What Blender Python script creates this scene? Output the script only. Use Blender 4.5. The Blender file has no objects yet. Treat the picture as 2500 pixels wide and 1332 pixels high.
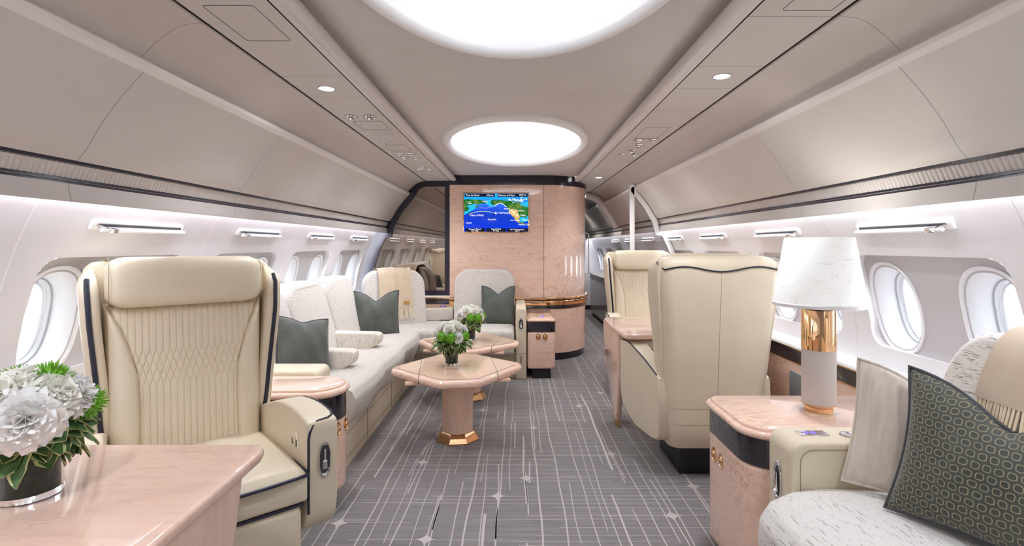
import bpy, bmesh, math, random
import numpy as np
from mathutils import Vector, Matrix, Euler
C = bpy.context.scene
COL = C.collection
R = math.radians
PI = math.pi
rnd = random.Random(7)

# ---------------------------------------------------------------- camera, sky, exposure
cam_d = bpy.data.cameras.new('camera')
cam = bpy.data.objects.new('camera', cam_d); COL.objects.link(cam)
cam.location = (0, 0, 1.335); cam.rotation_euler = (R(90), 0, 0)
cam_d.sensor_width = 36; cam_d.lens = 18.0
cam_d.shift_x = -0.0036; cam_d.shift_y = -0.0264
cam_d.clip_start = 0.05
C.camera = cam
C.view_settings.view_transform = 'Standard'
C.view_settings.look = 'None'
C.view_settings.exposure = 0.66
C.view_settings.gamma = 1.0
C.view_settings.use_curve_mapping = False
W = bpy.data.worlds.new('overcast_sky'); C.world = W; W.use_nodes = True
W.node_tree.nodes['Background'].inputs[0].default_value = (0.95, 0.98, 1, 1)
W.node_tree.nodes['Background'].inputs[1].default_value = 6.0
try:
    C.cycles.max_bounces = 10; C.cycles.diffuse_bounces = 6; C.cycles.glossy_bounces = 4
    C.cycles.caustics_reflective = False; C.cycles.caustics_refractive = False
    C.cycles.sample_clamp_indirect = 4.0; C.cycles.use_denoising = True
    C.cycles.transparent_max_bounces = 12
except Exception:
    pass
LED = 27.0        # ceiling dome light strips
WASH = 19.0
SPOT = 30.0      # downlights in the service strips and the added fill beams
SHADE_E = 0.22       # strips washing the window walls

# ---------------------------------------------------------------- helpers
def lin(c):
    return tuple((x/12.92 if x <= .04045 else ((x+.055)/1.055)**2.4) for x in c)
def S(r, g, b): return lin((r/255, g/255, b/255))

class MB:
    def __init__(s): s.v = []; s.f = []; s.m = []
    def add(s, vs, fs, m=0):
        n = len(s.v); s.v += [tuple(p) for p in vs]
        for q in fs: s.f.append(tuple(i+n for i in q)); s.m.append(m)
        return s
    def bm(s, b, m=0):
        b.verts.ensure_lookup_table(); b.verts.index_update()
        s.add([v.co[:] for v in b.verts], [[v.index for v in f.verts] for f in b.faces], m); b.free(); return s
    def box(s, x0, x1, y0, y1, z0, z1, m=0, r=0, seg=3):
        b = bmesh.new()
        vs = [b.verts.new(p) for p in [(x0,y0,z0),(x1,y0,z0),(x1,y1,z0),(x0,y1,z0),(x0,y0,z1),(x1,y0,z1),(x1,y1,z1),(x0,y1,z1)]]
        for q in [(3,2,1,0),(4,5,6,7),(0,1,5,4),(1,2,6,5),(2,3,7,6),(3,0,4,7)]: b.faces.new([vs[i] for i in q])
        if r: bmesh.ops.bevel(b, geom=b.edges[:], offset=r, segments=seg, profile=.5, affect='EDGES', clamp_overlap=True)
        return s.bm(b, m)
    def extr(s, poly, axis, a, c, m=0, r=0, seg=3):
        """poly: 2-D outline; axis 'x' -> (y,z), 'y' -> (x,z), 'z' -> (x,y)"""
        P = {'x': lambda p, t: (t, p[0], p[1]), 'y': lambda p, t: (p[0], t, p[1]), 'z': lambda p, t: (p[0], p[1], t)}[axis]
        b = bmesh.new(); n = len(poly)
        A = [b.verts.new(P(p, a)) for p in poly]; B = [b.verts.new(P(p, c)) for p in poly]
        fa = b.faces.new(A); fb = b.faces.new(B[::-1])
        for i in range(n): b.faces.new((A[i], B[i], B[(i+1) % n], A[(i+1) % n]))
        bmesh.ops.recalc_face_normals(b, faces=b.faces[:])
        if r:
            e = list({e for f in (fa, fb) for e in f.edges})
            bmesh.ops.bevel(b, geom=e, offset=r, segments=seg, profile=.5, affect='EDGES', clamp_overlap=True)
        return s.bm(b, m)
    def lathe(s, prof, c=(0,0,0), n=32, m=0, sx=1, sy=1):
        vs = []; fs = []; k = len(prof)
        for i in range(n):
            a = 2*PI*i/n
            for r, z in prof: vs.append((c[0]+r*sx*math.cos(a), c[1]+r*sy*math.sin(a), c[2]+z))
        for i in range(n):
            j = (i+1) % n
            for q in range(k-1): fs.append((i*k+q, j*k+q, j*k+q+1, i*k+q+1))
        if prof[0][0] > 1e-5: fs.append([i*k for i in range(n)][::-1])
        if prof[-1][0] > 1e-5: fs.append([i*k+k-1 for i in range(n)])
        return s.add(vs, fs, m)
    def tube(s, pts, r, n=8, m=0, closed=False):
        pts = [Vector(p) for p in pts]; N = len(pts); rings = []
        up = None
        for i, p in enumerate(pts):
            if closed: t = pts[(i+1) % N]-pts[i-1]
            else: t = pts[min(i+1, N-1)]-pts[max(i-1, 0)]
            t.normalize()
            if up is None:
                up = Vector((0,0,1)) if abs(t.z) < .9 else Vector((1,0,0))
            a = t.cross(up)
            if a.length < 1e-6: a = t.orthogonal()
            a.normalize(); b = a.cross(t); b.normalize(); up = b
            rr = r[i] if isinstance(r, (list, tuple)) else r
            rings.append([p+rr*(math.cos(2*PI*k/n)*a+math.sin(2*PI*k/n)*b) for k in range(n)])
        return s.loft(rings, closed=closed, m=m)
    def loft(s, rings, closed=False, m=0, caps=True, ring_closed=True):
        n = len(rings[0]); vs = [p for r in rings for p in r]; fs = []; K = len(rings)
        for i in range(K if closed else K-1):
            j = (i+1) % K
            for k in range(n if ring_closed else n-1):
                l = (k+1) % n; fs.append((i*n+k, i*n+l, j*n+l, j*n+k))
        if caps and not closed: fs.append(tuple(range(n))[::-1]); fs.append(tuple((K-1)*n+k for k in range(n)))
        return s.add(vs, fs, m)
    def grid(s, fn, nu, nv, m=0):
        vs = [fn(i/nu, j/nv) for i in range(nu+1) for j in range(nv+1)]
        fs = [(i*(nv+1)+j, (i+1)*(nv+1)+j, (i+1)*(nv+1)+j+1, i*(nv+1)+j+1) for i in range(nu) for j in range(nv)]
        return s.add(vs, fs, m)
    def xf(s, M):
        s.v = [tuple(M @ Vector(p)) for p in s.v]; return s
    def join(s, o):
        n = len(s.v); s.v += o.v; s.f += [tuple(i+n for i in q) for q in o.f]; s.m += o.m; return s
    def mesh(s, name, mats, ang=40, norm=True):
        me = bpy.data.meshes.new(name); me.from_pydata(s.v, [], s.f)
        for mt in (mats if isinstance(mats, (list, tuple)) else [mats]): me.materials.append(mt)
        me.polygons.foreach_set('material_index', s.m)
        if norm:
            b = bmesh.new(); b.from_mesh(me)
            bmesh.ops.recalc_face_normals(b, faces=b.faces[:]); b.to_mesh(me); b.free()
        me.shade_smooth(); me.set_sharp_from_angle(angle=R(ang)); me.update(); return me
    def build(s, name, mats, parent=None, ang=40, norm=True, label=None):
        o = bpy.data.objects.new(name, s.mesh(name, mats, ang, norm)); COL.objects.link(o)
        if parent: o.parent = parent
        if label: o['label'] = label
        return o

def tag(o, label=None, cat=None, group=None, kind=None):
    if label: o['label'] = label
    if cat: o['category'] = cat
    if group: o['group'] = group
    if kind: o['kind'] = kind
    return o
def thing(name, label, cat, loc=(0,0,0), rz=0, group=None):
    o = bpy.data.objects.new(name, None); COL.objects.link(o); o.empty_display_size = .1
    o.location = loc; o.rotation_euler = (0, 0, rz)
    return tag(o, label, cat, group)
def copy_tree(o, parent=None):
    c = o.copy(); COL.objects.link(c)
    if parent: c.parent = parent
    for ch in list(o.children): copy_tree(ch, c)
    return c
def smooth(pts, n=6, closed=False):
    """Catmull-Rom through points"""
    P = [np.array(p, float) for p in pts]; out = []; N = len(P)
    for i in range(N if closed else N-1):
        p0 = P[i-1] if (closed or i > 0) else P[i]; p1 = P[i]; p2 = P[(i+1) % N]
        p3 = P[(i+2) % N] if (closed or i+2 < N) else P[(i+1) % N]
        for k in range(n):
            t = k/n
            out.append(tuple(.5*((2*p1)+(-p0+p2)*t+(2*p0-5*p1+4*p2-p3)*t*t+(-p0+3*p1-3*p2+p3)*t**3)))
    if not closed: out.append(tuple(P[-1]))
    return out
def rrect(x0, x1, y0, y1, r, n=5):
    if not isinstance(r, (list, tuple)): r = [r]*4
    out = []
    for (cx, cy, a0, q) in ((x1, y1, 0, r[0]), (x0, y1, 90, r[1]), (x0, y0, 180, r[2]), (x1, y0, 270, r[3])):
        sx = -1 if cx == x1 else 1; sy = -1 if cy == y1 else 1
        if q < 1e-6: out.append((cx, cy)); continue
        for k in range(n+1):
            a = R(a0+90*k/n); out.append((cx+sx*q+q*math.cos(a), cy+sy*q+q*math.sin(a)))
    return out

# ---------------------------------------------------------------- materials
def new_mat(name):
    m = bpy.data.materials.new(name); m.use_nodes = True
    nt = m.node_tree; return m, nt, nt.nodes['Principled BSDF']
def setp(b, **k):
    al = {'rough': 'Roughness', 'metal': 'Metallic', 'coat': 'Coat Weight', 'coatr': 'Coat Roughness', 'spec': 'Specular IOR Level',
          'sheen': 'Sheen Weight', 'trans': 'Transmission Weight', 'sss': 'Subsurface Weight', 'estr': 'Emission Strength', 'ior': 'IOR', 'sheenr': 'Sheen Roughness'}
    for kk, v in k.items(): b.inputs[al[kk]].default_value = v
def node(nt, t, **k):
    n = nt.nodes.new(t)
    for a, v in k.items(): setattr(n, a, v)
    return n
def coords(nt, scale=(1,1,1), kind='Object', rot=(0,0,0)):
    tc = node(nt, 'ShaderNodeTexCoord'); mp = node(nt, 'ShaderNodeMapping')
    mp.inputs['Scale'].default_value = scale; mp.inputs['Rotation'].default_value = rot
    nt.links.new(tc.outputs[kind], mp.inputs[0]); return mp.outputs[0]
def noise(nt, vec, scale=5, detail=3, rough=.5, dist=0):
    n = node(nt, 'ShaderNodeTexNoise'); n.inputs['Scale'].default_value = scale; n.inputs['Detail'].default_value = detail
    n.inputs['Roughness'].default_value = rough; n.inputs['Distortion'].default_value = dist
    nt.links.new(vec, n.inputs['Vector']); return n.outputs[0]
def ramp(nt, fac, stops):
    r = node(nt, 'ShaderNodeValToRGB'); e = r.color_ramp.elements
    while len(e) < len(stops): e.new(.5)
    for i, (p, c) in enumerate(stops): e[i].position = p; e[i].color = (*c, 1)
    nt.links.new(fac, r.inputs[0]); return r.outputs[0]
def mix(nt, fac, a, b, typ='MIX'):
    n = node(nt, 'ShaderNodeMixRGB', blend_type=typ)
    for i, x in ((0, fac), (1, a), (2, b)):
        if isinstance(x, (int, float)): n.inputs[i].default_value = x
        elif isinstance(x, tuple): n.inputs[i].default_value = (*x, 1)
        else: nt.links.new(x, n.inputs[i])
    return n.outputs[0]
def mth(nt, op, a, b=0.0, c=0.0):
    n = node(nt, 'ShaderNodeMath', operation=op)
    for i, x in enumerate((a, b, c)):
        if isinstance(x, (int, float)): n.inputs[i].default_value = x
        else: nt.links.new(x, n.inputs[i])
    return n.outputs[0]
def bump(nt, b, h, strength=.3, dist=.002):
    n = node(nt, 'ShaderNodeBump'); n.inputs['Strength'].default_value = strength; n.inputs['Distance'].default_value = dist
    nt.links.new(h, n.inputs['Height']); nt.links.new(n.outputs[0], b.inputs['Normal'])
def plain(name, col, var=.03, **k):
    m, nt, b = new_mat(name); v = coords(nt)
    f = noise(nt, v, 6, 2)
    c = ramp(nt, f, [(0.3, tuple(x*(1-var) for x in col)), (.7, tuple(min(1, x*(1+var)) for x in col))])
    nt.links.new(c, b.inputs['Base Color']); setp(b, **k); return m
def seamed(name, col, period, off, width=.0035, dark=.45, **k):
    """panel finish with a fine joint across it every <period> metres along the cabin"""
    m, nt, b = new_mat(name)
    g = node(nt, 'ShaderNodeNewGeometry'); sp = node(nt, 'ShaderNodeSeparateXYZ'); nt.links.new(g.outputs['Position'], sp.inputs[0])
    q = mth(nt, 'PINGPONG', mth(nt, 'SUBTRACT', sp.outputs[1], off), period/2)
    d = mth(nt, 'LESS_THAN', q, width/2)
    v = coords(nt); f = noise(nt, v, 4, 2)
    c = ramp(nt, f, [(.3, tuple(x*.98 for x in col)), (.7, tuple(x*1.02 for x in col))])
    nt.links.new(mix(nt, d, c, tuple(x*dark for x in col)), b.inputs['Base Color']); setp(b, **k)
    return m
def leather(name, col, **k):
    m, nt, b = new_mat(name); v = coords(nt)
    f = noise(nt, v, 5, 3)
    c = ramp(nt, f, [(.3, tuple(x*.96 for x in col)), (.7, tuple(min(1, x*1.03) for x in col))])
    nt.links.new(c, b.inputs['Base Color']); setp(b, rough=.42, spec=.45, **k)
    vo = node(nt, 'ShaderNodeTexVoronoi'); vo.inputs['Scale'].default_value = 420; nt.links.new(v, vo.inputs['Vector'])
    bump(nt, b, vo.outputs['Distance'], .12, .0006); return m
def wood(name, base, fig, axis='x', coat=1.0, mott=1.0, dark=None):
    """pale figured sycamore under a gloss lacquer; <axis> is the grain direction"""
    m, nt, b = new_mat(name)
    st = {'x': (2.2, 26, 26), 'y': (26, 2.2, 26), 'z': (26, 26, 2.2)}[axis]
    s2 = {'x': (22, 60, 60), 'y': (60, 22, 60), 'z': (60, 60, 22)}[axis]
    v1 = coords(nt, st); v2 = coords(nt, s2); v3 = coords(nt)
    g1 = noise(nt, v1, 1.2, 4, .6, .4); g2 = noise(nt, v2, 1.0, 2, .5, .8); g3 = noise(nt, v3, 2.6, 2)
    c1 = ramp(nt, g1, [(.3, tuple(x*.90 for x in base)), (.5, base), (.75, tuple(min(1, x*1.06) for x in base))])
    patch = ramp(nt, g3, [(.42, (0,0,0)), (.62, (1,1,1))])
    fl = ramp(nt, g2, [(.52, (0,0,0)), (.62, (1,1,1))])
    fac = mth(nt, 'MULTIPLY', mth(nt, 'MULTIPLY', patch, fl), .75*mott)
    col = mix(nt, fac, c1, fig)
    nt.links.new(col, b.inputs['Base Color'])
    setp(b, rough=.35, coat=coat, coatr=.04, spec=.4); return m
def fabric(name, base, fleck, axis=(14, 14, 110), dens=.62, amt=.55, scale=1.0, rot=(0,0,0), w=.04):
    m, nt, b = new_mat(name); v = coords(nt, axis, rot=rot); f = noise(nt, v, scale, 2, .6)
    m1 = ramp(nt, f, [(dens, (0,0,0)), (dens+w, (1,1,1))])
    v2 = coords(nt); f2 = noise(nt, v2, 160, 2)
    c = mix(nt, mth(nt, 'MULTIPLY', m1, amt), base, fleck)
    c = mix(nt, .10, c, ramp(nt, f2, [(.35, tuple(x*.7 for x in base)), (.65, (1,1,1))]), 'MULTIPLY')
    nt.links.new(c, b.inputs['Base Color']); setp(b, rough=.9, sheen=.25, spec=.2)
    bump(nt, b, f2, .5, .0012); return m
def metal(name, col, rough=.12):
    m, nt, b = new_mat(name); v = coords(nt, (1,1,1)); f = noise(nt, v, 30, 2)
    nt.links.new(ramp(nt, f, [(.3, tuple(x*.97 for x in col)), (.7, col)]), b.inputs['Base Color']); setp(b, rough=rough, metal=1.0); return m
def emit(name, col, st):
    m = bpy.data.materials.new(name); m.use_nodes = True; nt = m.node_tree; nt.nodes.clear()
    e = node(nt, 'ShaderNodeEmission'); o = node(nt, 'ShaderNodeOutputMaterial')
    e.inputs[0].default_value = (*col, 1); e.inputs[1].default_value = st
    nt.links.new(e.outputs[0], o.inputs[0]); return m

bin_c = (.56, .515, .490); psu_c = (.585, .54, .51)
M = {}
M['bin_l'] = seamed('locker_panel_left', bin_c, 1.016, 1.73, rough=.42, spec=.4)
M['bin_r'] = seamed('locker_panel_right', (.62, .575, .54), 1.016, 1.68, rough=.42, spec=.4)
M['cove'] = plain('cove_panel', (.54, .485, .45), .01, rough=.5)
M['psu'] = plain('service_panel', psu_c, .01, rough=.42, spec=.4)
M['seam'] = plain('joint_shadow_gap', (.05, .045, .045), .01, rough=.7)
M['wall_l'] = seamed('window_wall_left', (.74, .72, .75), 1.016, 1.686, dark=1.25, rough=.35, spec=.5)
M['wall_r'] = seamed('window_wall_right', (.74, .725, .735), 1.016, 1.626, dark=.7, rough=.35, spec=.5)
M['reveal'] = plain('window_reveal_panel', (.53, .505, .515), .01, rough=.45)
M['bezel'] = plain('window_surround', (.86, .87, .90), .01, rough=.3)
M['ceil'] = plain('ceiling_panel', (.60, .56, .54), .01, rough=.5)
M['white'] = plain('white_lacquer', (.88, .87, .87), .01, rough=.3)
M['vent'] = plain('air_grille', (.62, .57, .54), .02, rough=.5)
M['dome'] = plain('dome_shell', (.80, .80, .80), .01, rough=.5)
M['dark'] = plain('dark_trim', (.016, .013, .026), .05, rough=.22, spec=.6)
M['band'] = plain('espresso_gloss_band', (.014, .010, .016), .05, rough=.06, coat=1.0, coatr=.02)
M['gold'] = metal('polished_rose_gold', (.90, .56, .30), .06)
M['chrome'] = metal('chrome', (.80, .80, .82), .08)
pink = S(240, 205, 184); fig = S(202, 156, 134)
M['wood_x'] = wood('figured_sycamore_across', pink, fig, 'x')
M['wood_y'] = wood('figured_sycamore_lengthwise', pink, fig, 'y')
M['wood_z'] = wood('figured_sycamore_upright', pink, fig, 'z')
M['wood_t'] = wood('figured_sycamore_table', S(234, 200, 182), S(206, 162, 142), 'x', mott=.5)
M['wood_top'] = wood('figured_sycamore_coffee_top', S(240, 206, 178), S(214, 174, 146), 'x', mott=.35)
M['leather'] = leather('cream_leather', S(220, 207, 183))
M['piping'] = leather('navy_piping', (.012, .014, .030))
M['fabric'] = fabric('flecked_ivory_weave', S(208, 201, 193), S(128, 116, 106), (40, 40, 230), amt=.75)
M['fabric_y'] = fabric('flecked_ivory_weave_lengthwise', S(208, 201, 193), S(130, 120, 110), (230, 36, 230))
M['fabric_v'] = fabric('ivory_weave_upright_flecks', S(222, 214, 202), S(140, 128, 116), (150, 150, 22), dens=.60)
M['throw'] = plain('camel_cashmere', S(198, 177, 152), .05, rough=.9, sheen=.4)
M['tassel'] = plain('cream_fringe', S(232, 216, 188), .06, rough=.9)
M['shade'] = None
def mirror_mat():
    m, nt, b = new_mat('smoked_bronze_mirror'); v = coords(nt); f = noise(nt, v, 2, 1)
    nt.links.new(ramp(nt, f, [(.3, (.36,.31,.27)), (.7, (.38,.33,.285))]), b.inputs['Base Color']); setp(b, metal=1.0, rough=.015); return m
M['mirror'] = mirror_mat()
def pane_mat(name, tint=(1,1,1), gl=.06):
    m = bpy.data.materials.new(name); m.use_nodes = True; nt = m.node_tree; nt.nodes.clear()
    t = node(nt, 'ShaderNodeBsdfTransparent'); g = node(nt, 'ShaderNodeBsdfGlossy'); x = node(nt, 'ShaderNodeMixShader'); o = node(nt, 'ShaderNodeOutputMaterial')
    t.inputs[0].default_value = (*tint, 1); g.inputs['Roughness'].default_value = .02
    f = node(nt, 'ShaderNodeLayerWeight'); f.inputs[0].default_value = .25
    nt.links.new(mth(nt, 'ADD', mth(nt, 'MULTIPLY', f.outputs['Fresnel'], .8), gl), x.inputs[0])
    nt.links.new(t.outputs[0], x.inputs[1]); nt.links.new(g.outputs[0], x.inputs[2]); nt.links.new(x.outputs[0], o.inputs[0]); return m
M['pane'] = pane_mat('window_pane', (.93, .96, 1), .03)
M['tint'] = pane_mat('grey_partition_glass', (.62, .60, .60), .10)
M['led'] = emit('led_strip', (.90, .97, 1.06), LED)
M['wash'] = emit('wash_led_strip', (.91, .955, 1.08), WASH)
M['down'] = emit('reading_light_lens', (.92, .96, 1), 40)
M['fabric_b'] = fabric('flecked_ivory_weave_coarse', S(226, 220, 212), S(120, 110, 102), (120, 22, 260), dens=.58, amt=.75)
M['fabric_d'] = fabric('flecked_ivory_weave_seat', S(222, 218, 214), S(140, 132, 126), (170, 22, 170), dens=.60, amt=.6, rot=(0, 0, R(35)))
# ---------------------------------------------------------------- the cabin shell
Y0, YB, YE = -3.4, 5.96, 10.76            # aft end, bulkhead plane, far end of the side corridor
WP = [(.60, 1.760), (.76, 1.765), (.85, 1.765), (.97, 1.752), (1.08, 1.73), (1.203, 1.693), (1.287, 1.665), (1.354, 1.637), (1.426, 1.603), (1.494, 1.567), (1.60, 1.505)]
WZ = [p[0] for p in WP]; WX = [p[1] for p in WP]
def wx(z): return float(np.interp(z, WZ, WX))
def struct(name, mb, mats, ang=40, parent=None):
    o = mb.build(name, mats, parent, ang)
    if parent is None: o['kind'] = 'structure'
    return o
def ext_prof(mb, prof, s, y0, y1, m=0):
    mb.grid(lambda u, v: (s*prof[int(round(v*(len(prof)-1)))][0], y0+(y1-y0)*u, prof[int(round(v*(len(prof)-1)))][1]), 1, len(prof)-1, m)
def ray_rr(th, a, b, r):
    """distance from centre to a rounded rectangle's edge"""
    c, s = abs(math.cos(th)), abs(math.sin(th))
    t = min(a/c if c > 1e-9 else 1e9, b/s if s > 1e-9 else 1e9)
    x, y = t*c, t*s
    if r > 0 and x > a-r and y > b-r:
        cx, cy = a-r, b-r; B = c*cx+s*cy; D = B*B-(cx*cx+cy*cy-r*r)
        t = B+math.sqrt(max(D, 0))
    return t
def ray_se(th, a, b, n=2.4):
    return (abs(math.cos(th)/a)**n+abs(math.sin(th)/b)**n)**(-1/n)
def holed(mb, c, hole, y0, y1, z0, z1, mp, nr=7, m=0, na=88):
    """flat cell y0..y1 x z0..z1 with one hole round centre c, mapped on to the surface by mp"""
    ang = sorted(set([2*PI*k/na for k in range(na)]+[math.atan2(z-c[1], y-c[0]) % (2*PI) for y in (y0, y1) for z in (z0, z1)]))
    rings = []
    for i in range(nr+1):
        t = i/nr; ring = []
        for a in ang:
            r0 = hole(a); ca, sa = math.cos(a), math.sin(a)
            ty = ((y1 if ca > 0 else y0)-c[0])/ca if abs(ca) > 1e-9 else 1e9
            tz = ((z1 if sa > 0 else z0)-c[1])/sa if abs(sa) > 1e-9 else 1e9
            r1 = min(ty, tz); rr = r0+(r1-r0)*t
            ring.append(mp(c[0]+rr*ca, c[1]+rr*sa))
        rings.append(ring)
    mb.loft(rings, m=m, caps=False); return [mp(c[0]+hole(a)*math.cos(a), c[1]+hole(a)*math.sin(a)) for a in ang]
PITCH = 1.016
RC = {-1: 2.194, 1: 2.134}
RZ0, RZ1, RHL = .853, 1.292, .395
REC = .045
def build_side(s):
    yend = YB+.1 if s < 0 else YE
    cs = [RC[s]+PITCH*k for k in range(-5, 9)]; cs = [c for c in cs if c+PITCH/2 < yend+.6 and c-PITCH/2 > Y0-.6]
    mp = lambda y, z: (s*wx(z), y, z)
    mpr = lambda y, z: (s*(wx(z)+REC), y, z)
    wall = MB()
    zc = (RZ0+RZ1)/2; hb = (RZ1-RZ0)/2
    for c in cs:
        y0, y1 = c-PITCH/2, min(c+PITCH/2, yend if s > 0 else 99)
        hole = lambda a: ray_rr(a, RHL, hb, .07)
        holed(wall, (c, zc), hole, y0, y1, .76, 1.50, mp, 10)
        ang = [2*PI*k/96 for k in range(96)]
        r0 = []; r1 = []; r2 = []
        for a in ang:
            y, z = c+hole(a)*math.cos(a), zc+hole(a)*math.sin(a)
            y2, z2 = c+(hole(a)+.008)*math.cos(a), zc+(hole(a)+.008)*math.sin(a)
            r0.append((s*wx(z), y, z)); r1.append((s*(wx(z)+.006), y2*0+y, z)); r2.append((s*(wx(z)+REC), y2, z2))
        wall.loft([r0, r1, r2], caps=False, m=1)
        for w in (-1, 1):
            yw = c+w*.254
            ho = lambda a: ray_se(a, .128, .190)
            a0, b0 = (c-PITCH/2+.03, c) if w < 0 else (c, c+PITCH/2-.03)
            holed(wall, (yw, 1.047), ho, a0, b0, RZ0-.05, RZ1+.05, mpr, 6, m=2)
    # wall head behind the wash light, side ledge below
    top = [(wx(1.50), 1.50), (1.562, 1.53), (1.560, 1.552), (1.51, 1.556)]
    ext_prof(wall, top, s, Y0, yend)
    o = struct('wall_left' if s < 0 else 'wall_right', wall, [M['wall_l' if s < 0 else 'wall_r'], M['white'], M['reveal']], 50)
    led = MB(); ledge = [(1.765, .76), (1.76, .752), (1.66, .752), (1.642, .748), (1.640, .735)]
    ext_prof(led, ledge, s, Y0, yend, 0)
    ext_prof(led, [(1.640, .735), (1.636, .735), (1.636, .728), (1.640, .728)], s, Y0, yend, 1)
    ext_prof(led, [(1.640, .728), (1.640, .655)], s, Y0, yend, 2)
    ext_prof(led, [(1.640, .655), (1.636, .655), (1.636, .650), (1.640, .650)], s, Y0, yend, 1)
    ext_prof(led, [(1.640, .650), (1.640, .0)], s, Y0, yend, 3)
    struct('trim_1' if s < 0 else 'trim_2', led, [M['white'], M['gold'], M['band'], M['wood_y']], 30)
    # overhead lockers
    b = MB()
    lip = [(1.290, 1.960), (1.268, 1.970), (1.250, 1.966), (1.238, 1.953), (1.240, 1.938)]
    face = [(1.243, 1.938)]+smooth([(1.258, 1.922), (1.332, 1.839), (1.401, 1.745), (1.448, 1.665), (1.482, 1.622)], 5)
    ext_prof(b, lip+face[1:2], s, Y0, yend, 2); ext_prof(b, face[1:], s, Y0, yend, 0)
    ext_prof(b, [(1.482, 1.622), (1.486, 1.612), (1.503, 1.610)], s, Y0, yend, 1)
    ext_prof(b, [(1.530, 1.572), (1.519, 1.566), (1.512, 1.546)], s, Y0, yend, 1)
    ext_prof(b, [(1.512, 1.546), (1.508, 1.515), (1.501, 1.490), (1.503, 1.484), (1.508, 1.486), (1.514, 1.52), (1.515, 1.555)], s, Y0, yend, 0)
    struct('trim_3' if s < 0 else 'trim_4', b, [M['bin_l' if s < 0 else 'bin_r'], M['dark'], M['lip']], 40)
    # grille between the dark lines (plain panel where the ribs stop)
    g = MB()
    ya, yb = (Y0, 4.62) if s < 0 else (Y0, 4.05)
    x0, z0, x1, z1 = 1.500, 1.612, 1.520, 1.566
    n = int((yb-ya)/.0205)
    pts = []
    for i in range(n):
        y = ya+(yb-ya)*i/n; d = (yb-ya)/n
        pts += [(y, .0055), (y+d*.15, .001), (y+d*.5, -.001), (y+d*.85, .001)]
    pts.append((yb, 0))
    nn = len(pts)-1
    g.grid(lambda u, v: (s*(x0+(x1-x0)*v+pts[int(round(u*nn))][1]), pts[int(round(u*nn))][0], z0+(z1-z0)*v), nn, 1, 0)
    ext_prof(g, [(x0, z0), (x1, z1)], s, yb, yend, 1)
    struct('trim_5' if s < 0 else 'trim_6', g, [M['vent'], M['bin_l' if s < 0 else 'bin_r']], 60)
    # wash light strip above the windows
    wl = MB(); ext_prof(wl, [(1.556, 1.549), (1.518, 1.549)], s, Y0, yend)
    o = wl.build('wash_light_strip', M['wash'])
    tag(o, 'long white light strip hidden above the %s window wall' % ('sofa side' if s < 0 else 'lamp side'), 'light')
    # concave cove between lockers and service panel
    cv = MB()
    ext_prof(cv, [(1.062, 2.094)]+smooth([(1.064, 2.088), (1.111, 2.083), (1.158, 2.065), (1.216, 2.021), (1.264, 1.972), (1.295, 1.93)], 5), s, Y0, yend)
    cv.m = [0]*len(cv.m)
    struct('trim_7' if s < 0 else 'trim_8', cv, [M['cove_s%d' % s]], 50)
    # service panel and rail
    p = MB()
    ext_prof(p, [(.772, 2.096), (1.054, 2.096)], s, Y0, yend if s > 0 else YB+.1, 0)
    ext_prof(p, [(1.054, 2.096), (1.054, 2.112), (1.062, 2.112), (1.062, 2.094)], s, Y0, yend if s > 0 else YB+.1, 1)
    ext_prof(p, [(.764, 2.094), (.764, 2.112), (.772, 2.112), (.772, 2.096)], s, Y0, yend if s > 0 else YB+.1, 1)
    ye = YB+.05
    ext_prof(p, [(.764, 2.094), (.735, 2.092)]+smooth([(.735, 2.090), (.715, 2.086), (.698, 2.094), (.692, 2.112), (.700, 2.13), (.72, 2.14), (.74, 2.16)], 4), s, Y0, ye, 2)
    struct('trim_9' if s < 0 else 'trim_10', p, [M['psu_s%d' % s], M['seam'], M['rail']], 40)

def psu_mat(s):
    """service panel with fine cross joints at the measured places"""
    m, nt, b = new_mat('service_panel_%s' % ('left' if s < 0 else 'right'))
    g = node(nt, 'ShaderNodeNewGeometry'); sp = node(nt, 'ShaderNodeSeparateXYZ'); nt.links.new(g.outputs['Position'], sp.inputs[0])
    tot = None
    for y in ((1.30, 2.30, 2.615, 4.7) if s < 0 else (1.70, 2.17, 2.475, 2.88, 5.1)):
        d = mth(nt, 'LESS_THAN', mth(nt, 'ABSOLUTE', mth(nt, 'SUBTRACT', sp.outputs[1], y)), .0018)
        tot = d if tot is None else mth(nt, 'MAXIMUM', tot, d)
    f = noise(nt, coords(nt), 4, 2); c0 = psu_c if s < 0 else (.58, .53, .49)
    c = ramp(nt, f, [(.3, tuple(x*.99 for x in c0)), (.7, c0)])
    nt.links.new(mix(nt, tot, c, (.2, .18, .17)), b.inputs['Base Color']); setp(b, rough=.42, spec=.4); return m
for s in (-1, 1):
    M['psu_s%d' % s] = psu_mat(s)
    M['cove_s%d' % s] = seamed('cove_panel_%s' % ('left' if s < 0 else 'right'), (.54, .485, .45), 2.032, 1.73 if s < 0 else 1.68, width=.003, rough=.5)
M['rail'] = plain('ceiling_rail', (.66, .61, .585), .01, rough=.35)
M['lip'] = plain('locker_edge_highlight', (.74, .69, .665), .01, rough=.3)  # paler than the lockers: the edge highlight is put into the colour
for s in (-1, 1): build_side(s)

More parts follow.
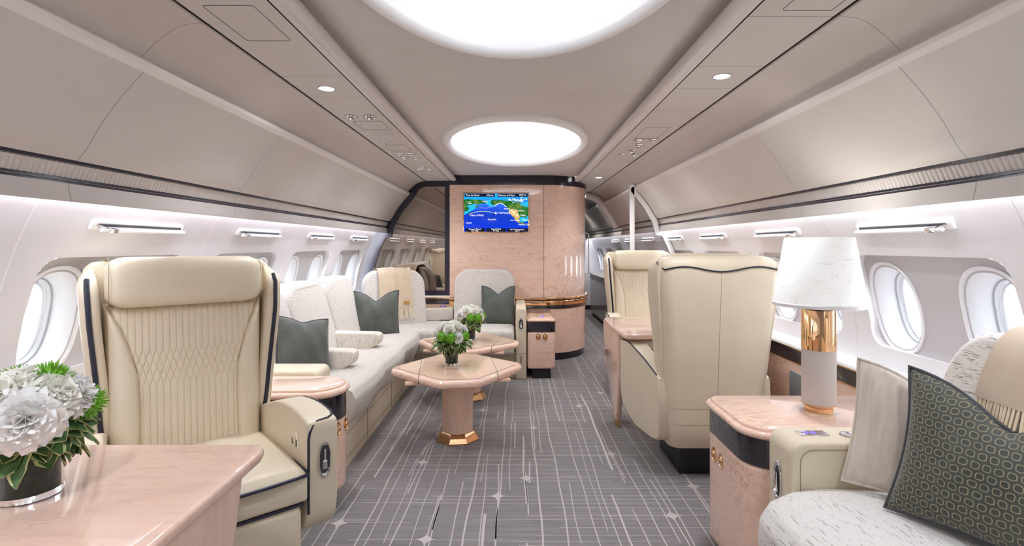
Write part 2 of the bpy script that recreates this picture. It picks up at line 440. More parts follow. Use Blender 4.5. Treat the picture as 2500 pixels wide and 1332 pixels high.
# windows: oval surround, funnel and pane, one object per window
M['ringg'] = plain('window_seal_ring', (.42, .46, .52), .02, rough=.3)
def window_mesh(s):
    mp = lambda y, z, d, k=REC: (s*(wx(1.047+z*.9)+k+d), y, 1.047+z)
    f = MB(); N = 64
    def ring(a, b, d, sl=True):
        out = []
        for k in range(N):
            th = 2*PI*k/N; r = ray_se(th, a, b); y, z = r*math.cos(th), r*math.sin(th)
            x = wx(1.047+z)+REC+d; out.append((s*x, y, 1.047+z))
        return out
    f.loft([ring(.150, .212, .001), ring(.151, .213, -.006), ring(.146, .208, -.009), ring(.139, .201, -.007), ring(.134, .196, .004), ring(.128, .190, .012),
            ring(.116, .176, .05), ring(.108, .168, .085)], caps=False, m=0)
    f.loft([ring(.108, .168, .085), ring(.105, .165, .083), ring(.103, .163, .087)], caps=False, m=1)
    f.loft([ring(.103, .163, .087), ring(.094, .154, .104)], caps=False, m=0)
    f.loft([ring(.094, .154, .104), ring(.091, .151, .103), ring(.089, .149, .108)], caps=False, m=1)
    f.loft([ring(.089, .149, .108), ring(.086, .146, .135)], caps=False, m=0)
    g = MB(); r = ring(.100, .160, .096); g.add(r, [tuple(range(N))])
    return f.mesh('window', [M['bezel'], M['ringg']], 35), g.mesh('pane', [M['pane']], 60)
wn = 0
for s in (-1, 1):
    fm, gm = window_mesh(s)
    for k in range(-5, 9):
        c = RC[s]+PITCH*k
        if c-PITCH/2 < Y0-.6 or c+PITCH/2 > (YB+.6 if s < 0 else YE+.6): continue
        for w in (-1, 1):
            wn += 1
            o = bpy.data.objects.new('window_%d' % wn, fm); COL.objects.link(o); o.location = (0, c+w*.254, 0); o['kind'] = 'structure'
            p = bpy.data.objects.new('pane', gm); COL.objects.link(p); p.parent = o

# shade slider slots above every window pair
def slider_mesh(s):
    zc = 1.413; x = wx(zc)
    tilt = math.atan2(wx(1.44)-wx(1.38), .06)
    b = MB()
    b.box(0, .014, -.265, .265, -.021, .021, r=.013, seg=4)
    sl = MB(); sl.box(-.003, .004, -.245, .235, -.003, .009, r=.002, seg=1)
    rod = MB(); rod.tube([(-.011, -.262, -.012), (-.012, 0, -.0125), (-.011, .225, -.012)], .0085, 10)
    lt = MB(); lt.box(-.022, -.006, .150, .196, -.022, -.004, r=.003, seg=2); lt.tube([(-.014, .19, -.008), (-.012, .215, .0), (-.002, .24, .004)], .004, 6)
    out = []
    M4 = Matrix.Translation((x-.012, 0, zc)) @ Matrix.Rotation(-tilt*-1, 4, 'Y')
    for mb in (b, sl, rod, lt):
        mb.xf(M4)
        mb.v = [(s*p[0], -p[1], p[2]) for p in mb.v]     # latch towards the viewer's end
        out.append(mb)
    return out
words_l = ['beside the foreground armchair', 'second from the viewer', 'third from the viewer', 'nearest the bronze mirror']
words_r = ['just right of the lamp', 'just left of the lamp', 'over the near armchair', 'nearest the partition']
for s in (-1, 1):
    parts = slider_mesh(s); first = None
    ks = range(0, 4) if s < 0 else range(0, 7)
    for k in ks:
        c = RC[s]+PITCH*k
        side = 'left' if s < 0 else 'right'
        if s < 0: lab = 'white shade slider slot on the left wall, '+words_l[k]
        elif k < 4: lab = 'white shade slider slot on the right wall, '+words_r[k]
        else: lab = ['white shade slider slot right beyond the partition glass', 'small white shade slider slot in the corridor, middle of three', 'small white shade slider slot farthest down the corridor'][k-4]
        if first is None:
            t = first = thing('shade_slider', lab, 'window shade slider', (0, c, 0))
            parts[0].build('bezel', M['white'], t); parts[1].build('slot', M['seam'], t)
            parts[2].build('rod', M['bezel'], t); parts[3].build('latch', M['chrome'], t, label='small chrome pull latch')
        else:
            t = copy_tree(first); t.location = (0, c, 0); t['label'] = lab
        t['group'] = 'shade sliders over the %s windows' % side

# ---------------------------------------------------------------- ceiling with oval domes
DA, DB, ZC = .535, .91, 2.155
domes = [-1.68, 1.22, 4.12]
cl = MB()
for i, c in enumerate(domes):
    y0 = Y0 if i == 0 else (domes[i-1]+c)/2; y1 = YB+.35 if i == 2 else (domes[i+1]+c)/2
    holed(cl, (0, c), lambda a: ray_se(a, DA, DB, 2.0), -.76, .76, y0, y1, lambda x, y: (x, y, ZC), 3, na=96)
ceil = struct('ceiling', cl, [seamed('ceiling_panel', (.60, .56, .54), 2.90, 2.77, width=.003, dark=.6, rough=.5)], 30)
# ceiling holed() works in its own first axis = x here
def oval(a, b, z, n=96): return [(a*math.cos(2*PI*k/n), b*math.sin(2*PI*k/n), z) for k in range(n)]
lights_l = ['large oval dome light cut by the top edge of the picture', 'smaller looking oval dome light in front of the wooden bulkhead']
proto = None
for i, c in enumerate(domes):
    if proto is None:
        t = proto = thing('ceiling_dome_light', 'oval ceiling dome light at the aft end of the cabin', 'ceiling light', (0, c, ZC), 0, 'oval dome lights along the cabin ceiling')
        rg = MB(); n = 14; rings = []
        for q in range(n+1):
            a = PI*q/n - PI*.10
            r = .034
            rings.append(oval(DA+.002+r*math.cos(a), DB+.002+r*math.cos(a), .002-r*1.25*math.sin(a)))
        rings.insert(0, oval(DA+.040, DB+.040, .0))
        rings.append(oval(DA-.033, DB-.033, .026)); rings.append(oval(DA-.015, DB-.015, .034))
        rg.loft(rings, caps=False); rg.build('rim', M['white'], t, 60)
        dm = MB(); dr = []
        for q in range(17):
            a = (PI/2)*q/16; k = math.cos(a)
            dr.append(oval((DA+.07)*max(k, .01), (DB+.07)*max(k, .01), .03+.22*math.sin(a)))
        dm.loft(dr, caps=False); dm.build('dome', M['dome'] if 'dome' in M else M['white'], t, 80)
        ls = MB(); ls.loft([oval(DA+.055, DB+.055, .040), oval(DA+.005, DB+.005, .040)], caps=False)
        ls.build('light_strip', M['led'], t, 80)
    else:
        t = copy_tree(proto); t.location = (0, c, ZC); t['label'] = lights_l[i-1]

# ---------------------------------------------------------------- ends
aft = MB(); aft.box(-1.9, 1.9, Y0-.06, Y0, 0, 2.4); struct('wall_aft', aft, M['reveal'])
# fuselage end wall of the corridor
ew = MB(); ew.box(.6, 1.9, YE, YE+.05, 0, 2.4); ew2 = MB()
struct('wall_front', ew, M['corr'] if 'corr' in M else M['wall_r'])
bb = MB(); bb.box(.8, 1.7, YE-.02, YE, 0, .09); struct('baseboard_front', bb, M['dark'])

# ---------------------------------------------------------------- floor with its woven line pattern
fl = MB()
fl.add([(-1.9, Y0, 0), (1.9, Y0, 0), (1.9, YE, 0), (-1.9, YE, 0)], [(0, 1, 2, 3)])
def strip(pts, w, z=.0012):
    pts = [Vector((p[0], p[1], 0)) for p in pts]; vs = []; n = len(pts)
    for i, p in enumerate(pts):
        t = (pts[min(i+1, n-1)]-pts[max(i-1, 0)]).normalized(); nn = Vector((-t.y, t.x, 0))
        ww = .72*(w[i] if isinstance(w, list) else w)/2
        vs += [(p.x+nn.x*ww, p.y+nn.y*ww, z), (p.x-nn.x*ww, p.y-nn.y*ww, z)]
    fl.add(vs, [(2*i, 2*i+1, 2*i+3, 2*i+2) for i in range(n-1)], 1)
def wob(a, b, amp, k, ph): return [a+(b-a)*i/k for i in range(k+1)]
def yline(x, y0, y1, w):
    k = max(2, int((y1-y0)/.12)); ph = rnd.random()*9
    strip([(x+.006*math.sin(ph+3.1*(y0+(y1-y0)*i/k))+.003*math.sin(ph*2+9*(y0+(y1-y0)*i/k)), y0+(y1-y0)*i/k) for i in range(k+1)], w)
def xline(y, x0, x1, w):
    k = max(2, int((x1-x0)/.12)); ph = rnd.random()*9
    strip([(x0+(x1-x0)*i/k, y+.004*math.sin(ph+4*(x0+(x1-x0)*i/k))) for i in range(k+1)], w, .0010)
def star(x, y, r=.045):
    n = 32; pts = []
    for i in range(n):
        a = 2*PI*i/n; rr = r/(abs(math.cos(a))**.62+abs(math.sin(a))**.62)**(1/.62)*1.0
        pts.append((x+rr*math.cos(a)*1.2, y+rr*math.sin(a)*1.2, .0016))
    fl.add(pts+[(x, y, .0016)], [(i, (i+1) % n, n) for i in range(n)], 1)
F = lambda px, py: ((px-1259)*1.335/(py-600), 1669/(py-600))
for zx, a, b, w in ((-.815, 2.95, 4.9, .016), (-.72, 1.6, 5.0, .010), (-.68, 2.0, 4.9, .007), (-.60, 2.3, 3.4, .006), (-.555, 1.5, 5.5, .009), (-.47, 2.2, 3.9, .006), (-.395, 1.6, 3.1, .008),
                    (-.36, 3.0, 5.9, .007), (-.30, 2.2, 2.9, .008), (-.233, 1.5, 5.6, .012), (-.17, 2.1, 3.3, .007), (-.155, 1.4, 2.55, .018), (-.085, 1.6, 5.9, .010), (-.03, 2.8, 4.4, .007),
                    (.055, 2.65, 3.6, .016), (.05, 1.5, 2.3, .010), (.12, 1.5, 5.9, .012), (.165, 3.3, 5.6, .008), (.24, 1.5, 5.9, .011), (.30, 2.3, 2.9, .007), (.33, 3.9, 5.9, .013), (.37, 1.5, 5.9, .008),
                    (.43, 2.4, 3.7, .006), (.47, 1.5, 6.5, .008), (.515, 2.2, 2.75, .014), (.585, 3.05, 4.6, .020), (.60, 1.5, 2.6, .009), (.67, 1.6, 7.0, .009), (.74, 2.3, 3.2, .008), (.80, 1.6, 8.5, .009),
                    (.88, 2.0, 6.2, .008), (.98, 1.5, 4.5, .012), (.93, 6.6, 9.6, .010), (1.05, 5.6, 10.4, .009), (1.16, 5.0, 9.0, .008), (1.25, 2.0, 6.0, .010), (.70, 5.2, 6.4, .014), (-.90, 1.5, 4.6, .009), (-.97, 1.4, 2.9, .008), (-1.1, 1.0, 2.8, .009)):
    yline(zx, a, b, w)
for i in range(34):
    x = rnd.uniform(-1.0, 1.2); y = rnd.uniform(1.6, 7.5); yline(x, y, y+rnd.uniform(.15, .6), rnd.choice((.006, .008, .012)))
y = 1.3
while y < 10.5:
    y += rnd.uniform(.035, .085)
    x0 = rnd.uniform(-1.4, .3); 
    for _ in range(2):
        L = rnd.uniform(.5, 2.0); xline(y, x0, min(x0+L, 1.5), rnd.choice((.004, .005, .006))); x0 += L+rnd.uniform(.1, .5)
        if x0 > 1.2: break
for px, py in ((1215,1211),(1302,1044),(1285,1167),(1492,1108),(1414,991),(1466,959),(1032,1128),(1039,1317),(828,1277),(1641,1259),(1692,1187),(1179,1001)):
    x, y = F(px, py); star(x, y, .042)
    xline(y, x-.35, x+.35, .005); yline(x, y-.4, y+.4, .009)
def carpet_mat():
    m, nt, b = new_mat('taupe_carpet'); v = coords(nt, (1, 14, 1)); f = noise(nt, v, 3, 4, .6); v2 = coords(nt); f2 = noise(nt, v2, 2.0, 3); f3 = noise(nt, v2, 350, 2)
    c = ramp(nt, f, [(.3, S(120, 114, 114)), (.7, S(138, 132, 131))])
    c = mix(nt, .6, c, ramp(nt, f2, [(.3, (.78,.78,.78)), (.7, (1,1,1))]), 'MULTIPLY')
    nt.links.new(c, b.inputs['Base Color']); setp(b, rough=.95, spec=.15, sheen=.15); bump(nt, b, f3, .6, .002); return m
struct('floor', fl, [carpet_mat(), plain('silver_carpet_line', S(184, 176, 175), .04, rough=.8)])
# ---------------------------------------------------------------- bulkhead column and partitions
def plan(off=0.0, y_end=7.2, xl=-.768):
    pts = [(xl, YB-off)]
    for k in range(19):
        a = PI/2*k/18; pts.append((.33+(.555+off)*math.sin(a), 6.56-(.60+off)*math.cos(a)))
    pts.append((.885+off, y_end)); return pts
def colm(off, z0, z1, name, mat, parent=None, r=0, label=None, kind=None):
    b = MB(); p = plan(off); b.extr(p+[(-.768, 7.2)], 'z', z0, z1, r=r); return b.build(name, mat, parent, 30, label=label)
t = thing('bulkhead_column', 'pink figured wood bulkhead with a curved corner, carrying the map screen', 'bulkhead', (0, 0, 0))
colm(-.02, 0, .085, 'plinth', M['dark'], t)
colm(.0, .085, .600, 'lower_panel', M['wood_x'], t, label='pink wood lower panel')
colm(.004, .600, .642, 'dark_band', M['band'], t)
colm(.008, .698, .714, 'shadow_gap', M['band'], t)
colm(.022, .642, .700, 'gold_rail', M['gold'], t, .006, label='polished gold rail')
colm(.034, .713, .737, 'gold_lip', M['gold'], t, .005, label='polished gold lip')
colm(.0, .737, 2.045, 'upper_panel', M['wood_x'], t, label='glossy pink wood upper panel')
colm(.012, 2.045, 2.155, 'top_band', M['dark'], t, label='dark band under the ceiling')
b = MB(); b.box(.326, .3295, YB-.0015, YB+.02, .737, 2.045); b.build('joint', M['seam'], t)
g = MB()     # tall chrome grab handle on the curved corner
hx, hy = .33+.575*math.sin(R(80)), 6.56-.62*math.cos(R(80))
g.tube([(hx-.02, hy, 1.50), (hx+.02, hy-.012, 1.485), (hx+.02, hy-.012, 1.0), (hx-.02, hy, .985)], .008, 8)
g.build('grab_handle', M['chrome'], t, label='slim upright handle on the curved corner')
# smoked mirror partition on the sofa side
def offs(path, d):
    out = []; n = len(path)
    for i in range(n):
        a = Vector(path[i-1]); b_ = Vector(path[i]); c = Vector(path[(i+1) % n])
        n1 = (b_-a).normalized(); n2 = (c-b_).normalized(); n1 = Vector((-n1.y, n1.x)); n2 = Vector((-n2.y, n2.x))
        m_ = (n1+n2); m_.normalize(); k = d/max(.45, m_.dot(n1)); out.append(tuple(b_+m_*k))
    return out
cont = [(.768, .752), (1.64, .752), (1.755, .765), (1.757, .85), (1.745, .97), (1.722, 1.08), (1.685, 1.203), (1.657, 1.287), (1.629, 1.354), (1.595, 1.426), (1.560, 1.487),
        (1.505, 1.495), (1.478, 1.61), (1.44, 1.665), (1.395, 1.745), (1.325, 1.839), (1.27, 1.905), (1.232, 1.955), (1.20, 2.02), (1.155, 2.058), (1.10, 2.078), (1.05, 2.090), (.768, 2.092)]
inn = offs(cont, .062)
t = thing('mirror_partition', 'smoked bronze mirror partition in a dark frame behind the corner seat', 'mirror', (0, 0, 0))
fr = MB(); n = len(cont)
o0 = [(-p[0], 5.99, p[1]) for p in cont]; i0 = [(-p[0], 5.99, p[1]) for p in inn]; o1 = [(-p[0], 6.05, p[1]) for p in cont]; i1 = [(-p[0], 6.05, p[1]) for p in inn]
fr.add(o0+i0+o1+i1, [(k, (k+1) % n, n+(k+1) % n, n+k) for k in range(n)]+[(2*n+k, 3*n+k, 3*n+(k+1) % n, 2*n+(k+1) % n) for k in range(n)]
       + [(n+k, n+(k+1) % n, 3*n+(k+1) % n, 3*n+k) for k in range(n)]+[(k, 2*n+k, 2*n+(k+1) % n, (k+1) % n) for k in range(n)])
fr.build('frame', M['dark'], t, 30)
mr = MB(); inn2 = offs(cont, .058); mr.add([(-p[0], 6.012, p[1]) for p in inn2]+[(-p[0], 6.03, p[1]) for p in inn2], [tuple(range(n)), tuple(range(2*n-1, n-1, -1))]+[(k, (k+1) % n, n+(k+1) % n, n+k) for k in range(n)])
mr.build('mirror_glass', M['mirror'], t, 30)
# ledge under the mirror: the same gold strip and dark band as along the windows
lb = MB()
for (z0, z1, y, m_) in ((0, .655, 5.99, 0), (.655, .722, 5.985, 1), (.722, .738, 5.97, 2), (.738, .756, 5.965, 3)):
    lb.box(-1.77, -.768, y, 6.20, z0, z1, m_)
struct('trim_11', lb, [M['wood_x'], M['band'], M['gold'], M['white']])
wb = MB(); wb.box(-1.9, -.76, 6.06, 6.12, .0, 2.3); struct('wall_bulkhead', wb, M['dark'])
# white framed glass partition on the aisle side
inn = offs(cont, .0)
cr = [(1.205, .60)]+cont[1:18]+[(1.205, 1.965)]
YP = 5.37
t = thing('glass_partition', 'clear grey glass partition in a slim white frame behind the paired armchairs', 'partition', (0, 0, 0))
fr = MB(); fr.box(1.200, 1.245, YP-.02, YP+.03, .0, 1.975, r=.006)
arch = cont[3:18]; ai = offs(cont, .05)[3:18]
for k in range(len(arch)-1):
    pass
k = len(arch); vs = [(p[0], y, p[1]) for y in (YP-.02, YP+.03) for q in (arch, ai) for p in q]
fr.add(vs, [(i, i+1, k+i+1, k+i) for i in range(k-1)]+[(2*k+i, 3*k+i, 3*k+i+1, 2*k+i+1) for i in range(k-1)]+[(k+i, k+i+1, 3*k+i+1, 3*k+i) for i in range(k-1)])
fr.build('frame', M['white'], t, 30)
gp = MB(); poly = [(1.24, .0), (1.64, .0), (1.64, .752)]+cont[2:17]+[(1.24, 1.945)]
gp.add([(p[0], YP+.004, p[1]) for p in poly], [tuple(range(len(poly)))]); gp.build('glass', M['tint'], t, label='grey tinted glass')
# corridor beyond the bulkhead
cc = thing('corridor_cabinet', 'low taupe cabinet with a dark top far down the side corridor', 'cabinet', (0, 0, 0))
taupe = plain('taupe_lacquer', S(150, 132, 124), .02, rough=.3, coat=.6)
b = MB(); b.box(1.46, 1.638, 7.9, 10.0, .09, .70); b.build('body', taupe, cc)
b = MB(); b.box(1.458, 1.639, 7.89, 10.01, .70, .79); b.build('drawer_row', plain('slate_drawer', S(104, 98, 98), .02, rough=.3), cc)
b = MB(); b.box(1.44, 1.76, 7.88, 10.02, .79, .812, r=.004); b.build('top', taupe, cc)
b = MB(); b.box(1.50, 1.638, 7.92, 9.98, .0, .09); b.build('plinth', M['dark'], cc)
for z in (.42, .52):
    b = MB(); b.tube([(1.452, 9.4, z), (1.462, 9.4, z)], .012, 10); b.build('knob', M['gold'], cc)
b = MB(); b.add([(.885, 7.2, 0), (.885, YE, 0), (.885, YE, 2.2), (.885, 7.2, 2.2)], [(0, 1, 2, 3)]); b.box(.78, .885, 7.2, YE, 0, 2.2); struct('wall_corridor', b, M['wall_r'])
b = MB(); b.box(.70, 1.1, YB+.1, YE, 2.10, 2.16); struct('ceiling_corridor', b, M['ceil'])
for y in (7.6, 9.4):
    b = MB(); b.lathe([(.0, 0), (.05, 0), (.05, .006), (.0, .006)], (.93, y, 2.088), 20); tag(b.build('corridor_downlight', M['down']), 'small bright downlight in the corridor ceiling', 'ceiling light', 'corridor downlights')
    sl = bpy.data.lights.new('corridor_beam', 'SPOT'); sl.energy = 22; sl.spot_size = R(140); sl.spot_blend = 1; sl.shadow_soft_size = .05; sl.color = (1, .95, .88)
    so = bpy.data.objects.new('corridor_beam', sl); COL.objects.link(so); so.location = (1.05, y, 2.06)
# rounded doorway moulding far down the corridor
b = MB(); b.tube(smooth([(1.00, 7.3, 2.06), (1.16, 7.3, 2.0), (1.27, 7.3, 1.86), (1.38, 7.3, 1.70), (1.44, 7.3, 1.60)], 5), .05, 12)
struct('trim_12', b, M['white'])

# ---------------------------------------------------------------- map screen
SX0, SX1, SZ0, SZ1, SY = -.602, .146, 1.500, 1.944, YB-.012
t = thing('map_screen', 'wide wall screen showing a blue flight map of the Pacific', 'screen', (0, 0, 0))
b = MB(); b.box(SX0-.012, SX1+.012, YB-.010, YB+.01, SZ0-.012, SZ1+.012, r=.003); b.build('bezel', M['gold'], t, label='thin gold bezel')
SW, SH = SX1-SX0, SZ1-SZ0
def sp_(u, v, d=0): return (SX0+SW*u, SY-d, SZ1-SH*v)     # u,v in 0..1 of the screen, v downwards
mp_b = MB(); mp_m = []
def flat(name, polys, mat, d, parent=None):
    mp_m.append(mat)
    for p in polys: mp_b.add([sp_(x, y, d) for x, y in p], [tuple(range(len(p)))], len(mp_m)-1)
def ocean():
    m = bpy.data.materials.new('ocean_map'); m.use_nodes = True; nt = m.node_tree; nt.nodes.clear()
    e = node(nt, 'ShaderNodeEmission'); o = node(nt, 'ShaderNodeOutputMaterial'); v = coords(nt, (1, 1, 1)); f = noise(nt, v, 5, 3, .6)
    sp = node(nt, 'ShaderNodeSeparateXYZ'); nt.links.new(v, sp.inputs[0])
    g = mth(nt, 'MULTIPLY', mth(nt, 'SUBTRACT', sp.outputs[2], SZ0), 1/SH)
    k = mth(nt, 'ADD', g, mth(nt, 'MULTIPLY', mth(nt, 'SUBTRACT', f, .5), .45))
    nt.links.new(ramp(nt, k, [(.1, S(16, 50, 190)), (.45, S(22, 52, 165)), (.70, S(40, 90, 215)), (.95, S(30, 150, 235))]), e.inputs[0]); e.inputs[1].default_value = 1.0
    nt.links.new(e.outputs[0], o.inputs[0]); return m
def landm(name, a, bcol, c2, st=.9, sc=14):
    m = bpy.data.materials.new(name); m.use_nodes = True; nt = m.node_tree; nt.nodes.clear()
    e = node(nt, 'ShaderNodeEmission'); o = node(nt, 'ShaderNodeOutputMaterial'); f = noise(nt, coords(nt), sc, 4, .65)
    nt.links.new(ramp(nt, f, [(.38, a), (.52, bcol), (.64, c2)]), e.inputs[0]); e.inputs[1].default_value = st
    nt.links.new(e.outputs[0], o.inputs[0]); return m
flat('map_sea', [[(0,0),(1,0),(1,1),(0,1)]], ocean(), 0)
shal = emit('shallow_sea', S(40, 170, 225), .9); green = landm('map_forest', S(22, 90, 30), S(50, 110, 50), S(120, 130, 60)); tan = landm('map_dry_land', S(150, 130, 80), S(225, 175, 120), S(245, 225, 190), 1, 22)
# coordinates of the outlines in the 2067 x 1332 crop of the screen: u=(x-150)/1785, v=(y-150)/1045
def U(pts): return [((x-150)/1785, (y-150)/1045) for x, y in pts]
flat('shallow_water', [U([(230,500),(300,460),(430,440),(540,450),(520,520),(440,580),(320,650),(160,740),(160,640),(220,640),(300,560)]), U([(720,400),(760,330),(900,310),(930,400),(1000,470),(1060,480),(1000,510),(870,520),(800,460)]),
     U([(1690,440),(1760,400),(1935,380),(1935,540),(1880,520),(1760,480)]), U([(1690,850),(1720,800),(1880,790),(1935,750),(1935,900),(1800,940),(1720,920)])], shal, .0008)
flat('map_land', [U([(150,320),(280,300),(460,320),(640,330),(820,380),(800,390),(720,400),(690,430),(600,440),(560,450),(520,520),(470,545),(455,510),(520,450),(500,430),(430,440),(350,455),(290,465),(220,515),(290,530),(295,560),(240,630),(165,645),(150,640)]),
     U([(265,740),(300,650),(330,640),(310,690),(280,735),(180,770)]),
     U([(880,380),(930,330),(1120,325),(1300,340),(1500,360),(1650,390),(1760,395),(1700,450),(1780,480),(1900,530),(1935,520),(1935,740),(1885,780),(1890,850),(1840,795),(1720,800),(1690,850),(1700,910),(1740,930),(1790,930),(1820,900),(1800,960),(1860,975),(1860,1000),(1900,1050),(1840,1010),(1740,970),(1640,940),(1590,890),(1520,790),(1420,700),(1385,640),(1380,590),(1330,520),(1250,460),(1180,430),(1090,450),(1000,490),(1020,470),(960,470),(900,430)])], green, .0014)
flat('dry_land', [U([(1400,600),(1520,560),(1640,600),(1660,700),(1700,780),(1660,880),(1700,930),(1640,930),(1590,880),(1510,780),(1400,680)]), U([(640,370),(720,350),(820,380),(800,392),(700,380)])], tan, .0020)
ic = []
for i in range(46):
    x = rnd.uniform(1390, 1900); y = rnd.uniform(245, 400) + (x < 1500)*-40; r_ = rnd.uniform(6, 22)
    ic.append(U([(x-r_*1.6, y), (x, y-r_*.5), (x+r_*1.6, y), (x, y+r_*.6)]))
for i in range(26):
    k = i/25; x = 1020+330*k; y = 470-60*math.sin(k*PI)+120*max(0, k-.45)+rnd.uniform(-12, 12); ic.append(U([(x-14, y), (x, y-8), (x+14, y), (x, y+8)]))
for i in range(12):
    x = rnd.uniform(250, 360); y = rnd.uniform(360, 430); ic.append(U([(x-14, y), (x, y-8), (x+14, y), (x, y+8)]))
flat('snow', ic, emit('map_snow', (.9, .93, .95), 1), .0024)
isl = []
for i in range(60):
    if i < 30: x = rnd.uniform(180, 620); y = rnd.uniform(1000, 1095)
    else: x = rnd.uniform(630, 1000); y = 890+rnd.uniform(-40, 50)
    isl.append(U([(x-12, y), (x, y-7), (x+12, y), (x, y+7)]))
flat('sea_ridges', isl, emit('sea_ridge', S(90, 80, 220), .8), .0022)
bar = emit('screen_bar', S(22, 26, 48), .9)
flat('caption_bars', [U([(170,155),(1010,155),(1010,240),(170,240)]), U([(1080,155),(1925,155),(1925,240),(1080,240)]), U([(190,1103),(742,1103),(742,1195),(190,1195)]), U([(768,1103),(1320,1103),(1320,1195),(768,1195)]), U([(1345,1103),(1930,1103),(1930,1195),(1345,1195)])], bar, .0026)
def route(pts, w, d, mat, name):
    pts = smooth(U(pts), 6); pts = [(p[0]*SW/SH, p[1]) for p in pts]; b = MB(); vs = []
    for i, p in enumerate(pts):
        q0 = pts[max(0, i-1)]; q1 = pts[min(len(pts)-1, i+1)]; tx, ty = q1[0]-q0[0], q1[1]-q0[1]; l = math.hypot(tx, ty); nx, ny = -ty/l*w, tx/l*w
        vs += [sp_((p[0]+nx)*SH/SW, p[1]+ny, d), sp_((p[0]-nx)*SH/SW, p[1]-ny, d)]
    mp_m.append(mat); mp_b.add(vs, [(2*i, 2*i+1, 2*i+3, 2*i+2) for i in range(len(pts)-1)], len(mp_m)-1)
route([(300,715),(480,660),(700,640),(880,655),(1000,680)], .004, .0028, emit('route_flown', S(225, 220, 130), 1), 'route_flown')
route([(1060,685),(1200,680),(1370,690)], .0035, .0028, emit('route_ahead', S(215, 225, 250), 1), 'route_ahead')
route([(560,510),(700,548),(860,535),(1000,500),(1120,445)], .003, .0028, emit('night_line', S(200, 160, 230), .8), 'night_line')
white_e = emit('screen_white', (.92, .93, .95), 1)
flat('plane_symbol', [U([(985,688),(1015,678),(1035,640),(1042,640),(1035,678),(1070,680),(1084,668),(1080,686),(1084,702),(1070,694),(1036,694),(1050,732),(1042,732),(1015,696)])], white_e, .0032)
mp_b.build('map_picture', mp_m, t, 30, norm=False, label='blue flight map on the screen')
def text(s, x, y, size, mat, parent, name='caption', loc=None, rot=(PI/2, 0, 0), ext=0.0, align='LEFT'):
    cu = bpy.data.curves.new(name, 'FONT'); cu.body = s; cu.size = size; cu.align_x = align; cu.extrude = ext
    o = bpy.data.objects.new(name, cu); COL.objects.link(o)
    dg = bpy.context.evaluated_depsgraph_get(); me = bpy.data.meshes.new_from_object(o.evaluated_get(dg)); bpy.data.objects.remove(o)
    me.materials.clear(); me.materials.append(mat)
    q = bpy.data.objects.new(name, me); COL.objects.link(q); q.parent = parent
    q.location = loc if loc else sp_((x-150)/1785, (y-150)/1045, .0036); q.rotation_euler = rot; return q
k = SH/1045
for s_, x, y, sz, al in (('Time At Actual', 205, 218, 44, 'LEFT'), ('2:42 am', 970, 218, 44, 'RIGHT'), ('Distance to Tokyo', 1105, 218, 44, 'LEFT'), ('2210 mi', 1870, 212, 42, 'RIGHT'), ('Tokyo (HND)', 305, 768, 50, 'LEFT'), ('San Francisco', 1140, 700, 44, 'LEFT'),
                         ('Seattle', 1262, 585, 44, 'LEFT'), ('Honolulu', 812, 880, 46, 'LEFT'), ('Guam', 218, 972, 46, 'LEFT'), ('Los Angeles', 1440, 895, 40, 'LEFT'), ('Denver', 1650, 640, 44, 'LEFT'), ('Dallas', 1715, 765, 44, 'LEFT'), ('Miami', 1765, 890, 44, 'LEFT'),
                         ('Mexico City', 1660, 1018, 46, 'LEFT'), ('Ground Speed', 455, 1143, 42, 'CENTER'), ('541 mph', 455, 1185, 40, 'CENTER'), ('Head Wind', 1040, 1143, 42, 'CENTER'), ('17 mph', 1040, 1185, 40, 'CENTER'), ('Air Temperature', 1630, 1153, 42, 'CENTER'), ('-56 °F', 1630, 1193, 38, 'CENTER')):
    text(s_, x, y, sz*k*1.35, white_e, t, align=al)

# ---------------------------------------------------------------- service panel fittings
def disc(mb, c, r, z0, z1, m=0, sx=1, sy=1, n=24): mb.lathe([(0, z0), (r, z0), (r, z1), (0, z1)], c, n, m, sx, sy)
ZP = 2.096
dl = None
for x, y, r, lab in ((-.915, .55, .034, 'round downlight added out of view over the foreground table'), (.925, .55, .034, 'round downlight added out of view over the divan'), (-.915, -1.0, .034, 'round downlight added unseen over the sofa side behind the viewer'), (.925, -1.0, .034, 'round downlight added unseen over the lamp side behind the viewer'), (-.915, 2.477, .034, 'bright round downlight in the service strip over the sofa side'), (.925, 2.298, .036, 'bright round downlight in the service strip over the lamp side'),  # those above and behind the viewer are unseen, added to brighten the foreground
                     (.925, 5.70, .030, 'tiny bright downlight beside the curved wooden column')):
    if dl is None:
        dl = thing('downlight', lab, 'ceiling light', (x, y, ZP)); b = MB(); b.lathe([(.034, .001), (.036, -.003), (.042, -.003), (.043, .001)], n=28); b.build('bezel', M['chrome'], dl)
        b = MB(); disc(b, (0,0,0), .034, -.002, .001); b.build('lens', M['down'], dl)
    else:
        d = copy_tree(dl); d.location = (x, y, ZP); d['label'] = lab
    sl = bpy.data.lights.new('downlight_beam', 'SPOT'); sl.energy = SPOT*(.35 if y > 5 else .95 if y < 1 else 1); sl.spot_size = R(125); sl.spot_blend = .9; sl.shadow_soft_size = .05; sl.color = (.93, .97, 1.04)
    so = bpy.data.objects.new('downlight_beam', sl); COL.objects.link(so); so.location = (x, y, ZP-.012)
noz = None
